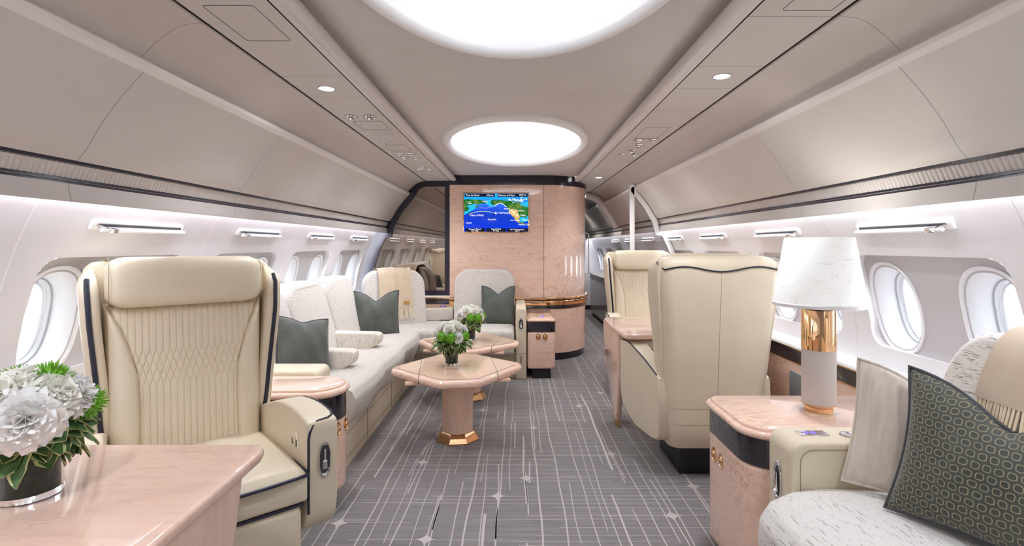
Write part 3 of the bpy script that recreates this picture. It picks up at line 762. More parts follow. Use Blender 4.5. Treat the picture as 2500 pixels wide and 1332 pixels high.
for g_, lab, pts in (('air nozzles over the sofa side', 'round chrome air nozzle in the service strip over the sofa side', ((-.965, 3.01), (-.856, 3.01), (-.945, 3.70), (-.95, 4.22), (-.855, 4.22), (-.95, 4.40), (-.855, 4.40), (-.90, 4.92), (-.94, 5.08), (-.845, 5.08))),
                     ('air nozzles over the lamp side', 'round chrome air nozzle in the service strip over the lamp side', ((.877, 3.68), (.98, 3.66), (.92, 3.84), (.92, 4.08), (.875, 4.26), (.978, 4.24)))):
    for x, y in pts:
        if noz is None:
            noz = thing('air_nozzle', lab, 'air vent', (x, y, ZP), 0, g_)
            b = MB(); b.lathe([(.036, 0), (.037, -.004), (.030, -.009), (.024, -.008), (.022, -.001)], n=22); b.build('bezel', M['chrome'], noz)
            b = MB(); b.lathe([(.0, -.004), (.019, -.004), (.020, -.016), (.014, -.022), (.0, -.022)], n=16); b.build('nozzle', M['chrome'], noz)
        else:
            d = copy_tree(noz); d.location = (x, y, ZP); d['label'] = lab; d['group'] = g_
for x, y in ((-.84, 3.60), (-.84, 4.55), (-.80, 5.1), (.86, 4.0), (.90, 4.9)):  # spots without fixtures near the nozzles, added to brighten bulkhead and tables
    sl = bpy.data.lights.new('fill_beam', 'SPOT'); sl.energy = SPOT*(.62 if y > 4.5 else .50); sl.spot_size = R(150); sl.spot_blend = 1.0; sl.shadow_soft_size = .03; sl.color = (.95, .98, 1.02)
    so = bpy.data.objects.new('fill_beam', sl); COL.objects.link(so); so.location = (x, y, ZP-.03)
def outline(x0, x1, y0, y1, r=.012, w=.0022):
    b = MB(); p = [(x, y, ZP-.0004) for x, y in rrect(x0, x1, y0, y1, r)]; b.tube(p, w/2, 4, closed=True); return b
for x0, x1, y0, y1, lab in ((-.995, -.832, 1.62, 1.90, 'largest hatch outline in the service strip, nearest the viewer over the left'), (-.995, -.82, 3.12, 3.36, 'small hatch outline just past the first pair of air nozzles'),
                            (-.99, -.83, 3.86, 4.10, 'small hatch outline past the oval speaker over the sofa'), (.86, 1.02, 1.36, 1.655, 'hatch outline in the right service strip at the top edge'),
                            (.84, .995, 3.28, 3.62, 'small hatch outline before the air nozzles over the lamp side')):
    tag(outline(x0, x1, y0, y1).build('service_hatch', M['seam']), lab, 'hatch')
for x, y, lab in ((-.905, 3.50, 'flat grey oval speaker in the strip over the sofa'), (.92, 3.955, 'flat grey oval speaker among the nozzles over the lamp side')):
    b = MB(); disc(b, (x, y, ZP), .07, -.002, .001, sy=.8); tag(b.build('ceiling_speaker', M['reveal']), lab, 'speaker')
# ---------------------------------------------------------------- furniture helpers
def wb(mb, name, mat, parent, ang=40, label=None):
    """build a part given in room coordinates under a thing"""
    L = parent.location; mb.xf(Matrix.Rotation(-parent.rotation_euler[2], 4, 'Z') @ Matrix.Translation(-Vector(L)))
    return mb.build(name, mat, parent, ang, label=label)
def interp(z, tab): return float(np.interp(z, [a for a, b in tab], [b for a, b in tab]))

# ---------------------------------------------------------------- swivel armchairs (local front is -Y)
Wt = [(.19, .250), (.26, .265), (.5, .280), (.8, .302), (1.05, .325), (1.20, .333), (1.25, .325), (1.272, .30), (1.28, .26)]
Bt = [(.19, .30), (.26, .335), (.5, .352), (.8, .372), (1.05, .395), (1.20, .405), (1.25, .398), (1.272, .375), (1.28, .34)]
def yfront(z): return interp(z, [(.19, .14), (.5, .19), (1.28, .275)])
def back_surface(x, z): return interp(z, Bt)
def armchair(label, loc, rz):
    t = thing('swivel_armchair', label, 'armchair', loc, rz, 'cream leather wing armchairs')
    b = MB(); rings = []
    for z in [.19, .205, .235, .28, .35, .45, .55, .65, .75, .85, .95, 1.05, 1.12, 1.18, 1.22, 1.245, 1.26, 1.272, 1.28]:
        w = interp(z, Wt); yb = interp(z, Bt); yf = yfront(z); rings.append([(x, y, z) for x, y in rrect(-w, w, yf, yb, [.07, .07, .02, .02], 6)])
    b.loft(rings); b.build('back_shell', M['leather'], t, 50)
    # wings
    for s in (-1, 1):
        b = MB(); rings = []; edge = []
        for z in np.linspace(.42, 1.245, 26):
            z = float(z); w = interp(z, Wt)
            pr = interp(z, [(.42, .0), (.55, .03), (.72, .075), (.9, .10), (1.08, .125), (1.18, .12), (1.225, .08), (1.245, .02)])
            yf = yfront(z); x0, x1 = w-.048, w+.012
            k = interp(z, [(.42, .2), (.5, 1), (1.2, 1), (1.245, .35)])
            xm = (x0+x1)/2; hw = (x1-x0)/2*k
            ring = rrect(xm-hw, xm+hw, yf-pr, yf+.10, [.008, .008, .022*k, .022*k], 4)
            rings.append([(s*x, y, z) for x, y in ring]); edge.append((s*(xm+.004), yf-pr-.001, z))
        b.loft(rings); b.build('wing', M['leather'], t, 50)
        b = MB(); b.tube([e for e in edge if .46 < e[2] < 1.232], .0085, 8); b.build('wing_piping', M['piping'], t, label='navy piping strip')
    # quilted back cushion
    WTOP, WBOT = .272, .255
    def seam(z):     # half width of the quilted panel
        return interp(z, [(.50, .168), (.60, .166), (.75, .165), (.86, .172), (.95, .195), (1.02, .218), (1.07, .242), (1.12, .265)])
    cw = .0218; z1, z2 = .80, .94; n_w = 2
    def groove(d, w=.0028): return math.exp(-(d/w)**2)
    def qdepth(x, z):
        def per(v): return abs((v/cw+.5) % 1-.5)*cw
        if z >= z2 or z <= z1:
            xx = x if z >= z2 else x
            return groove(per(xx))
        k = (z2-z)/(z2-z1)*n_w*cw
        return max(groove(per(x-k), .0024), groove(per(x+k), .0024))
    def bc(u, v):
        z = .47+(1.115-.47)*v; w = interp(z, [(.47, WBOT), (1.115, WTOP)]); x = (2*u-1)*w
        e = max(0, 1-abs(2*u-1)**9); ev = max(0, 1-abs(2*v-1)**14)
        y = yfront(z)-.02-.075*(e**.5)*(ev**.5)
        sw = seam(z)
        if abs(x) < sw: y += .004*qdepth(x, z)+.008-.006*(abs(x)/sw)**6
        else:
            q = (abs(x)-sw)/(w-sw); y -= .020*math.sin(PI*min(1, q))**.6
        y += .007*groove(abs(x)-sw, .005)
        return (x, y, z)
    b = MB(); b.grid(bc, 330, 190); b.build('back_cushion', M['leather'], t, 80)
    # headrest roll
    b = MB(); N = 26; rings = []
    for i in range(N+1):
        q = -1+2*i/N; e = (1-abs(q)**16)**.5 if abs(q) < 1 else 0; x = .268*q
        ring = []
        for k in range(24):
            a = 2*PI*k/24; cy, cz = math.cos(a), math.sin(a)
            ry = .066*max(e, .45)*abs(cy)**.62*(1 if cy > 0 else -1); rz_ = .096*max(e, .60)*abs(cz)**.5*(1 if cz > 0 else -1)
            ring.append((x, .190+ry+.1*(rz_), 1.197+rz_))
        rings.append(ring)
    b.loft(rings); b.build('headrest', M['leather'], t, 60)
    b = MB()
    for s in (-1, 1): b.tube([(s*.256, .190+(.064*math.cos(a))+.1*.092*math.sin(a), 1.197+.094*math.sin(a)) for a in np.linspace(PI*.5, PI*1.5, 14)], .0012, 4)
    b.build('headrest_seam', M['seamline'], t)
    # seat
    def cush(z0, z1_, y0, y1, hw, r, crown=0):
        b = MB(); b.box(-hw, hw, y0, y1, z0, z1_, r=r, seg=4)
        return b
    def seat_top(u, v):
        x = (2*u-1)*.283; y = -.375+.56*v; a = abs(2*u-1); e = (1-a**8); f = 1-abs(2*v-1)**8
        return (x, y+ (0 if v > .1 else -.015*(1-a*a)), .515+.040*(max(0, e)**.5)*(max(0, f)**.5)+.008*math.cos(a*PI/2)*math.sin(PI*v))
    b = MB(); b.grid(seat_top, 30, 30); b.box(-.283, .283, -.372, .19, .42, .518, r=.014, seg=3); b.build('seat_cushion', M['leather'], t, 60)
    b = MB(); b.tube([(-.280, -.05, .517), (-.283, -.35, .517)]+smooth([(-.278, -.376, .517), (-.15, -.388, .517), (0, -.391, .517), (.15, -.388, .517), (.278, -.376, .517)], 4)+[(.283, -.35, .517), (.280, -.05, .517)], .0065, 8)
    b.build('seat_piping', M['piping'], t, label='navy seat piping')
    b = MB(); b.box(-.268, .268, -.362, .2, .22, .408, r=.03, seg=4); b.build('leg_rest', M['leather'], t, 60)
    b = MB(); b.tube([(-.272, -.3, .412), (-.27, -.358, .412), (.27, -.358, .412), (.272, -.3, .412)], .006, 8); b.build('leg_rest_piping', M['piping'], t, label='navy piping over the leg rest')
    # arms
    def toe(y): return interp(y, [(-.345, 0), (.0, .02), (.28, .085)])
    for s in (-1, 1):
        out = smooth([(-.345, .64), (-.342, .672), (-.322, .692), (-.2, .712), (-.03, .703), (.12, .660), (.27, .598)], 5)+[(.30, .585), (.31, .50), (.30, .26), (.27, .225), (.20, .212)]+smooth([(.02, .215), (-.15, .235), (-.27, .27), (-.325, .32), (-.343, .40)], 4)
        b = MB(); b.extr(out, 'x', .288, .402, r=.018, seg=4)
        b.v = [(s*(p[0]-toe(p[1])*(1 if p[0] > .34 else .55)), p[1], p[2]) for p in b.v]
        arm = b.build('armrest', M['leather'], t, 45)
        pp = [(.292, -.3455, z) for z in (.36, .45, .55, .63)]+[(.297, -.345, .655), (.310, -.338, .675), (.330, -.330, .687), (.37, -.327, .690), (.390, -.315, .694)]
        top = [(.400, y, z-.003) for y, z in out[6:31:2] if y > -.30]
        b = MB(); b.tube([(s*(p[0]-toe(p[1])), p[1], p[2]) for p in pp+top], .0048, 8); b.build('arm_piping', M['piping'], arm, label='navy arm piping')
        # oval chrome latch recess on the front face
        b = MB(); oo = [(.020*math.cos(a), .048*math.sin(a)) for a in np.linspace(0, 2*PI, 28, endpoint=False)]
        oo = [(x, z+(.012 if z > 0 else -.012)) for x, z in oo]
        b.loft([[(s*(.350+k*x), -.3455-d, .545+k*z) for x, z in oo] for k, d in ((1.12, 0), (1.08, .005), (.95, .005), (.86, .001))], caps=False)
        h = b.build('latch_surround', M['chrome'], arm)
        b = MB(); b.add([(s*(.350+.87*x), -.3465, .545+.87*z) for x, z in oo], [tuple(range(len(oo)))]); b.build('latch_recess', M['seam'], arm)
        b = MB(); b.box(s*.350-.009, s*.350+.009, -.356, -.346, .51, .545, r=.005); b.tube([(s*.350, -.351, .545), (s*.350, -.351, .585)], .004, 8); b.build('latch', M['chrome'], arm)
        for q in (-.245, -.205):
            b = MB(); xi = .288-toe(q)*.55
            b.box(s*xi-.004, s*xi+.004, q-.013, q+.013, .57, .64, r=.0038); bt = b.build('seat_control', M['chrome'], arm)
            b = MB(); b.box(s*xi-.0062, s*xi+.0062, q-.006, q+.006, .58, .605, r=.001); b.build('control_slot', M['band'], arm)
    # plinth
    b = MB(); b.extr([(-.20, 0), (.20, 0), (.23, .20), (-.23, .20)], 'x', -.17, .17, r=.008); b.build('swivel_base', M['black'], t, label='black swivel base')
    # back view: wavy navy piping, seams
    def bs(x, z, d=.003):
        w = interp(z, Wt); yb = interp(z, Bt); a = abs(x)-(w-.07)
        if a > 0: yb = yb-.07+math.sqrt(max(0, .07**2-a*a))
        return (x, yb+d, z)
    b = MB(); xs = np.linspace(-.308, .308, 50)
    wav = lambda x: 1.208+.014*math.cos(x*2*PI/.42+PI)-.006*(abs(x)/.32)**4
    b.tube([(-.328, .31, 1.243), (-.324, .34, 1.228)]+[bs(float(x), wav(float(x)), .002) for x in xs]+[(.324, .34, 1.228), (.328, .31, 1.243)], .0045, 8); b.build('back_piping', M['piping'], t, label='wavy navy piping across the back')
    b = MB()
    b.tube([bs(.0, float(z), .0) for z in np.linspace(.43, 1.19, 14)], .0014, 5)
    for z in (.425, .335): b.tube([bs(float(x), z, .0) for x in np.linspace(-.27, .27, 30)], .0014, 5)
    b.build('back_seams', M['seamline'], t)
    return t
M['seamline'] = plain('leather_seam_shadow', S(150, 140, 118), .02, rough=.6)
M['black'] = plain('matt_black', (.010, .010, .013), .1, rough=.4)
ch = armchair('cream wing armchair facing the viewer behind the foreground table, quilted back', (-1.20, 1.93, 0), R(41))
c2 = copy_tree(ch); c2.location = (1.235, 4.88, 0); c2.rotation_euler = (0, 0, 0); c2['label'] = 'farther cream wing armchair facing us beyond the aisle-side table, before the partition'
c3 = copy_tree(ch); c3.location = (1.125, 3.20, 0); c3.rotation_euler = (0, 0, R(180)); c3['label'] = 'cream wing armchair seen from behind, its smooth seamed back to the viewer'

# ---------------------------------------------------------------- tall dining tables
def tall_table(label, s, xa, xb, y0, y1, ym):
    t = thing('dining_table', label, 'table', (s*(xa+.02), ym, 0))
    b = MB(); c = .06
    pl = [(xa+.035, y0+.0), (xb, y0), (xb, y1), (xa+.035, y1), (xa+.012, y1-.02), (xa, y1-c), (xa-.012, (y0+y1)/2), (xa, y0+c), (xa+.012, y0+.02)]
    pl = [(s*p[0], p[1]) for p in pl]
    b.extr(pl, 'z', .732, .765, r=.012, seg=4); wb(b, 'tabletop', M['wood_t'], t, 35)
    hw = [(.0, .075), (.06, .08), (.15, .12), (.25, .17), (.40, .25), (.52, .275), (.62, .29), (.735, .295)] if s > 0 else [(.0, .075), (.06, .08), (.15, .12), (.25, .17), (.40, .25), (.52, .31), (.62, .34), (.735, .355)]
    sec = []
    for z in np.linspace(0.055, .733, 20):
        h = interp(float(z), hw); x0 = interp(float(z), [(0, xa+.045), (.5, xa+.018), (.733, xa+.008)]); th = interp(float(z), [(0, .035), (.733, .055)])
        sec.append([(s*x, y, float(z)) for x, y in rrect(x0, x0+th, ym-h, ym+h, .014, 3)])
    b = MB(); b.loft(sec); wb(b, 'leg_panel', M['wood_z'], t, 35)
    sec = [[(s*x, y, z) for x, y in rrect(xa+.043, xa+.082, ym-.078, ym+.078, .012, 3)] for z in (0.002, .055)]
    b = MB(); b.loft(sec); wb(b, 'foot', M['gold'], t, label='rose gold foot')
    return t
tall_table('glossy pink wood table in the near left foreground with the vase of flowers on it', -1, .705, 1.62, .42, 1.478, .99)
tall_table('glossy pink wood table between the two facing armchairs by the aisle', 1, .700, 1.62, 3.285, 4.11, 3.855)

# ---------------------------------------------------------------- octagonal coffee tables
def coffee_table(label, loc, rz):
    t = thing('coffee_table', label, 'coffee table', loc, rz, 'pair of octagonal coffee tables')
    oct_ = [(-.45, -.045), (-.13, -.42), (.13, -.42), (.45, -.045), (.45, .045), (.13, .42), (-.13, .42), (-.45, .045)]
    def sc(k): return [(x-k*(1 if x > 0 else -1)*(1 if abs(x) > .2 else .35), y-k*(1 if y > 0 else -1)*(1 if abs(y) > .2 else .25)) for x, y in oct_]
    b = MB(); b.extr(smooth_poly(sc(0), .03), 'z', .450, .500, r=.021, seg=5); b.build('top_frame', M['wood_x'], t, 50)
    b = MB(); b.extr(smooth_poly(sc(.048), .012), 'z', .49, .5012); b.build('inlay_line', M['seamline2'], t)
    b = MB(); b.extr(smooth_poly(sc(.051), .012), 'z', .49, .5018); b.build('top_panel', M['wood_top'], t)
    for x in (-.255, .255):
        b = MB(); yy = .42-(.42-.045)*(abs(x)-.13)/(.45-.13)
        b.tube([(x, -yy-.0008, .458), (x, -yy-.0015, .475), (x, -yy+.012, .5005), (x, yy-.012, .5005), (x, yy+.0015, .475), (x, yy+.0008, .458)], .0022, 5); b.build('leaf_joint', M['seam'], t)
    for x, y in ((-.27, -.19), (.27, -.19), (-.27, .19), (.27, .19), (0, -.34), (0, .34)):
        b = MB(); b.box(x-.075, x+.075, y-.03, y+.03, .432, .452, r=.004); b.build('bracket', M['wood_x'], t)
    o8 = lambda r, z, n=8: [(r*math.cos(PI/n+2*PI*k/n), r*math.sin(PI/n+2*PI*k/n), z) for k in range(n)]
    b = MB(); b.loft([[(p[0], p[1], z) for p in smooth_poly([q[:2] for q in o8(.116, 0)], .03)] for z in (.05, .452)]); b.build('pedestal', M['wood_z'], t, 30)
    b = MB(); b.loft([o8(.155, 0.001), o8(.156, .008), o8(.122, .055), o8(.112, .062), o8(.105, .062)]); b.build('base_flare', M['gold'], t, 20, label='faceted rose gold foot')
    return t
def smooth_poly(poly, r, n=3):
    out = []; N = len(poly)
    for i in range(N):
        a = Vector(poly[i-1]); p = Vector(poly[i]); c = Vector(poly[(i+1) % N]); d1 = (a-p); d2 = (c-p); k = min(r, d1.length*.45, d2.length*.45)
        p0 = p+d1.normalized()*k; p1 = p+d2.normalized()*k
        for j in range(n+1):
            t_ = j/n; out.append(tuple((1-t_)**2*p0+2*t_*(1-t_)*p+t_*t_*p1))
    return out
M['seamline2'] = plain('inlay_stringing', S(120, 84, 66), .02, rough=.4)
ct = coffee_table('nearer octagonal pink wood coffee table, holding the lower bouquet', (-.405, 3.57, 0), R(8))
ct2 = copy_tree(ct); ct2.location = (-.415, 4.52, 0); ct2.rotation_euler = (0, 0, R(-8)); ct2['label'] = 'farther octagonal pink wood coffee table, half hidden behind the nearer one'

# ---------------------------------------------------------------- sectional sofa on the left, corner and end seat before the bulkhead
sf = thing('sectional_sofa', 'long ivory flecked sectional sofa along the left windows, turning the corner', 'sofa', (-1.2, 4.3, 0))
def back_unit(parent, name, loc, rz, w, zt=1.085, thick=.15, lean=.28, mat='fabric', sub=True, z0=.47, sz=.80, top_r=.15):
    b = MB(); o = rrect(-w/2, w/2, z0, zt, [top_r, top_r, .03, .03], 8)
    b.extr(o, 'y', 0, thick, r=.045, seg=5)
    b.v = [(p[0]*(1-.06*max(0, (p[2]-.9))/.2), p[1]+lean*(p[2]-z0)-.022*math.cos(min(1, abs(p[0])/(w/2))*PI/2)*(1 if p[1] < thick/2 else 0), p[2]) for p in b.v]
    Mx = Matrix.Translation(Vector(loc)) @ Matrix.Rotation(rz, 4, 'Z'); b.xf(Mx); o1 = wb(b, name, M[mat], parent, 50)
    b = MB(); b.tube([(x, lean*(sz-z0)+(.006 if abs(x) > w/2-.045 else -.001), sz) for x in np.linspace(-w/2+.02, w/2-.02, 12)], .0035, 6); b.xf(Mx); wb(b, 'back_seam', M['seam_f'], parent)
    return o1
M['seam_f'] = plain('fabric_seam_shadow', S(168, 158, 148), .02, rough=.9)
for y in (3.13, 3.825, 4.52): back_unit(sf, 'backrest', (-1.405, y, 0), R(90), .67, zt=1.065)
back_unit(sf, 'corner_backrest', (-1.24, 5.38, 0), R(28), .66, zt=1.075, lean=.20, sz=.83)
back_unit(sf, 'end_backrest', (-.345, 5.60, 0), 0, .675, zt=1.075, lean=.18, sz=.84)
def seat_block(poly, z0, z1, r, mat='fabric_y', name='seat_cushion', crown=.0):
    b = MB(); b.extr(smooth_poly(poly, .07, 5), 'z', z0, z1, r=r, seg=6); return wb(b, name, M[mat], sf, 60)
for y0, y1 in ((3.05, 3.76), (3.745, 4.44), (4.43, 5.12)):
    b = MB()
    def fn(u, v, y0=y0, y1=y1):
        a = abs(2*u-1); fx = -.955+.035*math.cos(a*PI/2)          # front bulges between the joins
        P = [(-1.50, .44), (-1.45, .485), (-1.30, .502), (-1.12, .508), (fx-.07, .500), (fx-.02, .475), (fx, .43), (fx-.008, .36), (fx-.04, .29), (fx-.075, .255), (fx-.14, .245), (-1.45, .245)]
        k = v*(len(P)-1); i = min(int(k), len(P)-2); f = k-i; x = P[i][0]*(1-f)+P[i+1][0]*f; z = P[i][1]*(1-f)+P[i+1][1]*f
        z += .010*math.cos(a*PI/2)*(1 if z > .45 else 0)-(.010*a**8 if z > .44 else 0)
        return (x, y0+(y1-y0)*u, z)
    b.grid(fn, 16, 33)
    for e_ in (0, 1):
        b.add([fn(e_, j/33) for j in range(34)], [tuple(range(34))])
    wb(b, 'seat_cushion', M['fabric_y'], sf, 50)
seat_block([(-1.52, 5.09), (-.96, 5.09), (-.84, 5.02), (-.66, 5.03), (-.66, 5.68), (-1.2, 5.80), (-1.52, 5.80)], .25, .507, .055, 'fabric', 'corner_cushion')
seat_block([(-.68, 5.03), (-.015, 5.03), (-.015, 5.66), (-.68, 5.66)], .25, .507, .055, 'fabric', 'end_cushion')
b = MB(); b.extr([(-1.60, 3.04), (-1.02, 3.04), (-1.02, 5.20), (0, 5.20), (0, 5.9), (-1.60, 5.9)], 'z', .0, .262); wb(b, 'base', M['leather'], sf, label='cream leather base')
b = MB()
for y in (3.52, 4.20, 4.86): b.box(-1.0205, -1.0188, y-.002, y+.002, .01, .25)
for z in (.055, .20): b.box(-1.0205, -1.0188, 3.1, 5.1, z-.001, z+.001)
wb(b, 'drawer_joints', M['seam'], sf)
for y, xe in ((3.47, -1.075), (4.16, -1.085)):   # tapered fabric armrests folded out between the seats
    b = MB(); b.extr([(-1.58, .60), (-1.56, .645), (xe-.04, .635), (xe-.005, .62), (xe, .59), (xe-.012, .55), (xe-.12, .485), (-1.38, .455), (-1.58, .46)], 'y', y-.062, y+.062, r=.018, seg=4)
    wb(b, 'armrest', M['fabric_v'], sf, 45)
b = MB(); b.extr(rrect(-1.60, -1.095, .0, .642, [.04, .0, .0, .0]), 'y', 2.835, 3.035, r=.018, seg=4); wb(b, 'end_arm', M['leather'], sf, 45, label='cream leather end arm')
b = MB(); b.tube([(-1.59, 2.836, .60)]+[(p[0], 2.836, p[1]) for p in rrect(-1.59, -1.125, .0, .60, [.03, 0, 0, 0])[:7]][::-1]+[(-1.125, 2.836, .1)], .002, 5); wb(b, 'arm_seam', M['seamline'], sf)
ar = MB(); ar.extr(rrect(.0, .108, .0, .712, [.02, .02, .0, .0]), 'y', 5.13, 5.93, r=.012, seg=3); aisle_arm = wb(ar, 'aisle_arm', M['leather'], sf, 45, label='cream leather aisle arm')
def latch(parent, cx, y, cz, k=1.0, axis='y', s=1):
    oo = [(.020*math.cos(a), .040*math.sin(a)+(.016 if math.sin(a) > 0 else -.016)) for a in np.linspace(0, 2*PI, 28, endpoint=False)]
    def P(x, d, z): return (cx+x, y-d, z) if axis == 'y' else (cx-s*d, y+x, z)
    b = MB(); b.loft([[P(q*k*x, d, cz+q*k*z) for x, z in oo] for q, d in ((1.12, 0), (1.08, .005), (.95, .005), (.86, .001))], caps=False); p = wb(b, 'latch_surround', M['chrome'], parent)
    b = MB(); b.add([P(.88*k*x, .0012, cz+.88*k*z) for x, z in oo], [tuple(range(len(oo)))]); wb(b, 'latch_recess', M['seam'], parent)
    b = MB(); b.tube([P(0, .006, cz+.028*k), P(0, .006, cz-.01*k), P(0, .008, cz-.03*k)], [.004, .006, .012], 10); wb(b, 'latch_lever', M['chrome'], parent)
latch(sf, .054, 5.13, .55)
b = MB()
b.box(.004, .104, 5.128, 5.1315, .255, .259); b.box(.044, .064, 5.125, 5.133, .16, .24, r=.003); wb(b, 'strap_tab', M['seamline'], sf)
# corner console between corner seat and end seat
cn = thing('corner_console', 'small ivory console wedged between corner seat and end seat, blue switch on top', 'console', (-.85, 5.80, 0))
b = MB(); b.extr([(-1.14, 5.62), (-.70, 5.70), (-.70, 5.98), (-1.14, 5.98)], 'z', .509, .635, r=.012); wb(b, 'body', M['fabric'], cn)
b = MB(); b.extr([(-1.13, 5.63), (-.73, 5.705), (-.705, 5.74), (-.705, 5.975), (-1.13, 5.975)], 'z', .630, .642, r=.005); wb(b, 'rim', M['leather'], cn)
b = MB(); b.extr([(-1.09, 5.70), (-.78, 5.74), (-.74, 5.95), (-1.05, 5.95)], 'z', .640, .645); wb(b, 'lid', M['wood_x'], cn)
M['blue'] = emit('blue_switch_glow', (.08, .06, 1.0), 3.0)
b = MB(); b.box(-.86, -.80, 5.80, 5.86, .645, .648); wb(b, 'switch_plate', M['band'], cn)
b = MB(); b.box(-.845, -.815, 5.825, 5.835, .648, .6495); wb(b, 'switch_light', M['blue'], cn)
latch(cn, -.82, 5.678, .49, .6)

# ---------------------------------------------------------------- pedestal consoles
def knobs(parent, pts, axis):
    for c in pts:
        b = MB(); o = [(.024*math.cos(a), .034*math.sin(a)) for a in np.linspace(0, 2*PI, 20, endpoint=False)]
        P = (lambda u, d, z: (c[0]+u, c[1]-d, c[2]+z)) if axis == 'y' else (lambda u, d, z: (c[0]+axis*d, c[1]+u, c[2]+z))
        b.loft([[P(k*u, d, k*z) for u, z in o] for k, d in ((1, -.001), (.98, .006), (.82, .007), (.72, .001), (.60, .002), (.45, .009), (.2, .013))])
        wb(b, 'oval_pull', M['gold'], parent, 35, label='rose gold oval pull')
def console(name, label, plan_fn, zt, band, zb, plinth, mat_top='wood_x', mat_body='wood_x', top_off=.018):
    cx = plinth[0]; t = thing(name, label, 'cabinet', (cx[0], cx[1], 0))
    b = MB(); b.extr(plan_fn(0), 'z', zb, band[0], r=.022, seg=4); wb(b, 'body', M[mat_body], t, 40)
    b = MB(); b.extr(plan_fn(.002), 'z', band[0], band[1]); wb(b, 'dark_band', M['band'], t, 40)
    b = MB(); b.extr(plan_fn(top_off), 'z', band[1], zt-.012, r=.018, seg=5); wb(b, 'top', M[mat_top], t, 50)
    b = MB(); b.extr(plan_fn(top_off-.022), 'z', zt-.02, zt, r=.008, seg=3); wb(b, 'raised_top', M[mat_top], t, 50)
    b = MB(); b.extr(plinth[1], 'z', 0, zb+.01); wb(b, 'plinth', M['black'], t, 40)
    return t
def pl_left(o):
    r = .145+o; out = [(-1.62, 2.49-o)]
    for k in range(13):
        a = -PI/2+PI*k/12; out.append((-1.025+r*math.cos(a), 2.635+r*math.sin(a)))
    return out+[(-1.62, 2.78+o)]
cl_ = console('side_console', 'round-ended pink wood console at the near end of the sofa, behind the armchair', pl_left, .632, (.462, .585), .10, ((-1.2, 2.635), rrect(-1.6, -.94, 2.54, 2.74, .09, 6)))
knobs(cl_, ((-.893, 2.575, .415), (-.880, 2.65, .415)), 1)
def pl_right(o):
    c = .12+o
    pts = [(1.63, 1.886-o)]
    pts += [(1.00-c*math.sin(a)*1.0, 2.006-c*math.cos(a)) for a in np.linspace(0, PI/2, 8)]
    pts += [(.95-(.06+o)*math.cos(a)-.01, 2.28+(.06+o)*math.sin(a)) for a in np.linspace(0, PI/2, 6)]
    return [(p[0]-.012, p[1]) if p[0] < 1.1 else p for p in pts]+[(1.63, 2.34+o)]
cr_ = console('lamp_console', 'pink wood cabinet carrying the table lamp', pl_right, .655, (.510, .615), .035, ((1.2, 2.1), rrect(.93, 1.60, 1.93, 2.29, .05)))
knobs(cr_, ((.8685, 2.235, .425), (.8725, 2.165, .425)), -1)
def pl_end(o): return rrect(.118-o, .398+o, 5.135-o, 5.935, [0, 0, .03, .03])
ce = console('end_cabinet', 'narrow pink wood cabinet beside the aisle arm at the foot of the bulkhead', pl_end, .612, (.475, .572), .10, ((.26, 5.5), rrect(.165, .355, 5.17, 5.9, .02)), top_off=.004)
knobs(ce, ((.225, 5.135, .425), (.295, 5.135, .425)), 'y')
b = MB(); b.box(.19, .30, 5.50, 5.75, .612, .614); wb(b, 'top_inlay', M['seamline2'], ce)
b = MB(); b.box(.15, .23, 5.24, 5.27, .612, .618, r=.002); wb(b, 'top_switch', M['chrome'], ce)
b = MB(); b.box(.255, .285, 5.235, 5.27, .612, .617, r=.002); wb(b, 'usb_light', M['blue'], ce)

# ---------------------------------------------------------------- divan at the right
dv = thing('divan', 'ivory flecked divan in the near right corner with a cream leather arm', 'sofa', (1.2, .9, 0))
b = MB()
def fn(u, v):
    y = 1.695-2.6*u; ue = min(1, (1.695-y)/.16); rd = .17*(1-math.sqrt(max(0, 1-(1-ue)**2)))
    fx = .742+rd
    P = [(1.42, .50), (1.30, .545), (1.15, .560), (.98, .562), (fx+.09, .555), (fx+.035, .532), (fx+.006, .49), (fx, .43), (fx+.012, .34), (fx+.05, .26), (fx+.10, .235), (1.30, .235)]
    k = v*(len(P)-1); i = min(int(k), len(P)-2); f = k-i; x = P[i][0]*(1-f)+P[i+1][0]*f; z = P[i][1]*(1-f)+P[i+1][1]*f
    z -= (.03*(1-ue)**2 if z > .4 else 0)
    sm = abs(y-.98); z -= .012*math.exp(-(sm/.02)**2) if z > .4 else 0
    return (x, y, z)
b.grid(fn, 80, 44)
for e_ in (0, 1): b.add([fn(e_, j/44) for j in range(45)], [tuple(range(45))])
wb(b, 'seat_cushion', M['fabric_d'] if 'fabric_d' in M else M['fabric_y'], dv, 70)
b = MB(); b.box(.865, 1.62, -.9, 1.70, 0, .25, r=.01); wb(b, 'base', M['leather'], dv)
for y in (1.285, .58): back_unit(dv, 'backrest', (1.250, y, 0), R(-90), .69, zt=1.085, lean=.24, z0=.52, sz=.60, mat='fabric_b')
b = MB(); b.extr(rrect(.918, 1.62, .0, .680, [0, .045, 0, 0]), 'y', 1.70, 1.862, r=.014, seg=4); da = wb(b, 'leather_arm', M['leather'], dv, 45, label='cream leather arm')
b = MB(); b.tube([(1.25, 1.6990, .658)]+[(p[0], 1.6990, p[1]) for p in rrect(.945, 1.6, .0, .658, [0, .045, 0, 0])[1:8]]+[(.945, 1.6990, .3)], .0018, 5); wb(b, 'arm_seam', M['seamline'], dv)
b = MB(); b.box(1.235, 1.62, 1.697, 1.80, .666, .6845, r=.003); wb(b, 'arm_lid', M['leather'], dv); 
b = MB(); b.box(1.2325, 1.235, 1.698, 1.863, .673, .6815); b.box(1.235, 1.62, 1.6975, 1.6995, .630, .633); b.box(1.232, 1.235, 1.6975, 1.6995, .630, .678); wb(b, 'lid_joint', M['seamline'], dv)
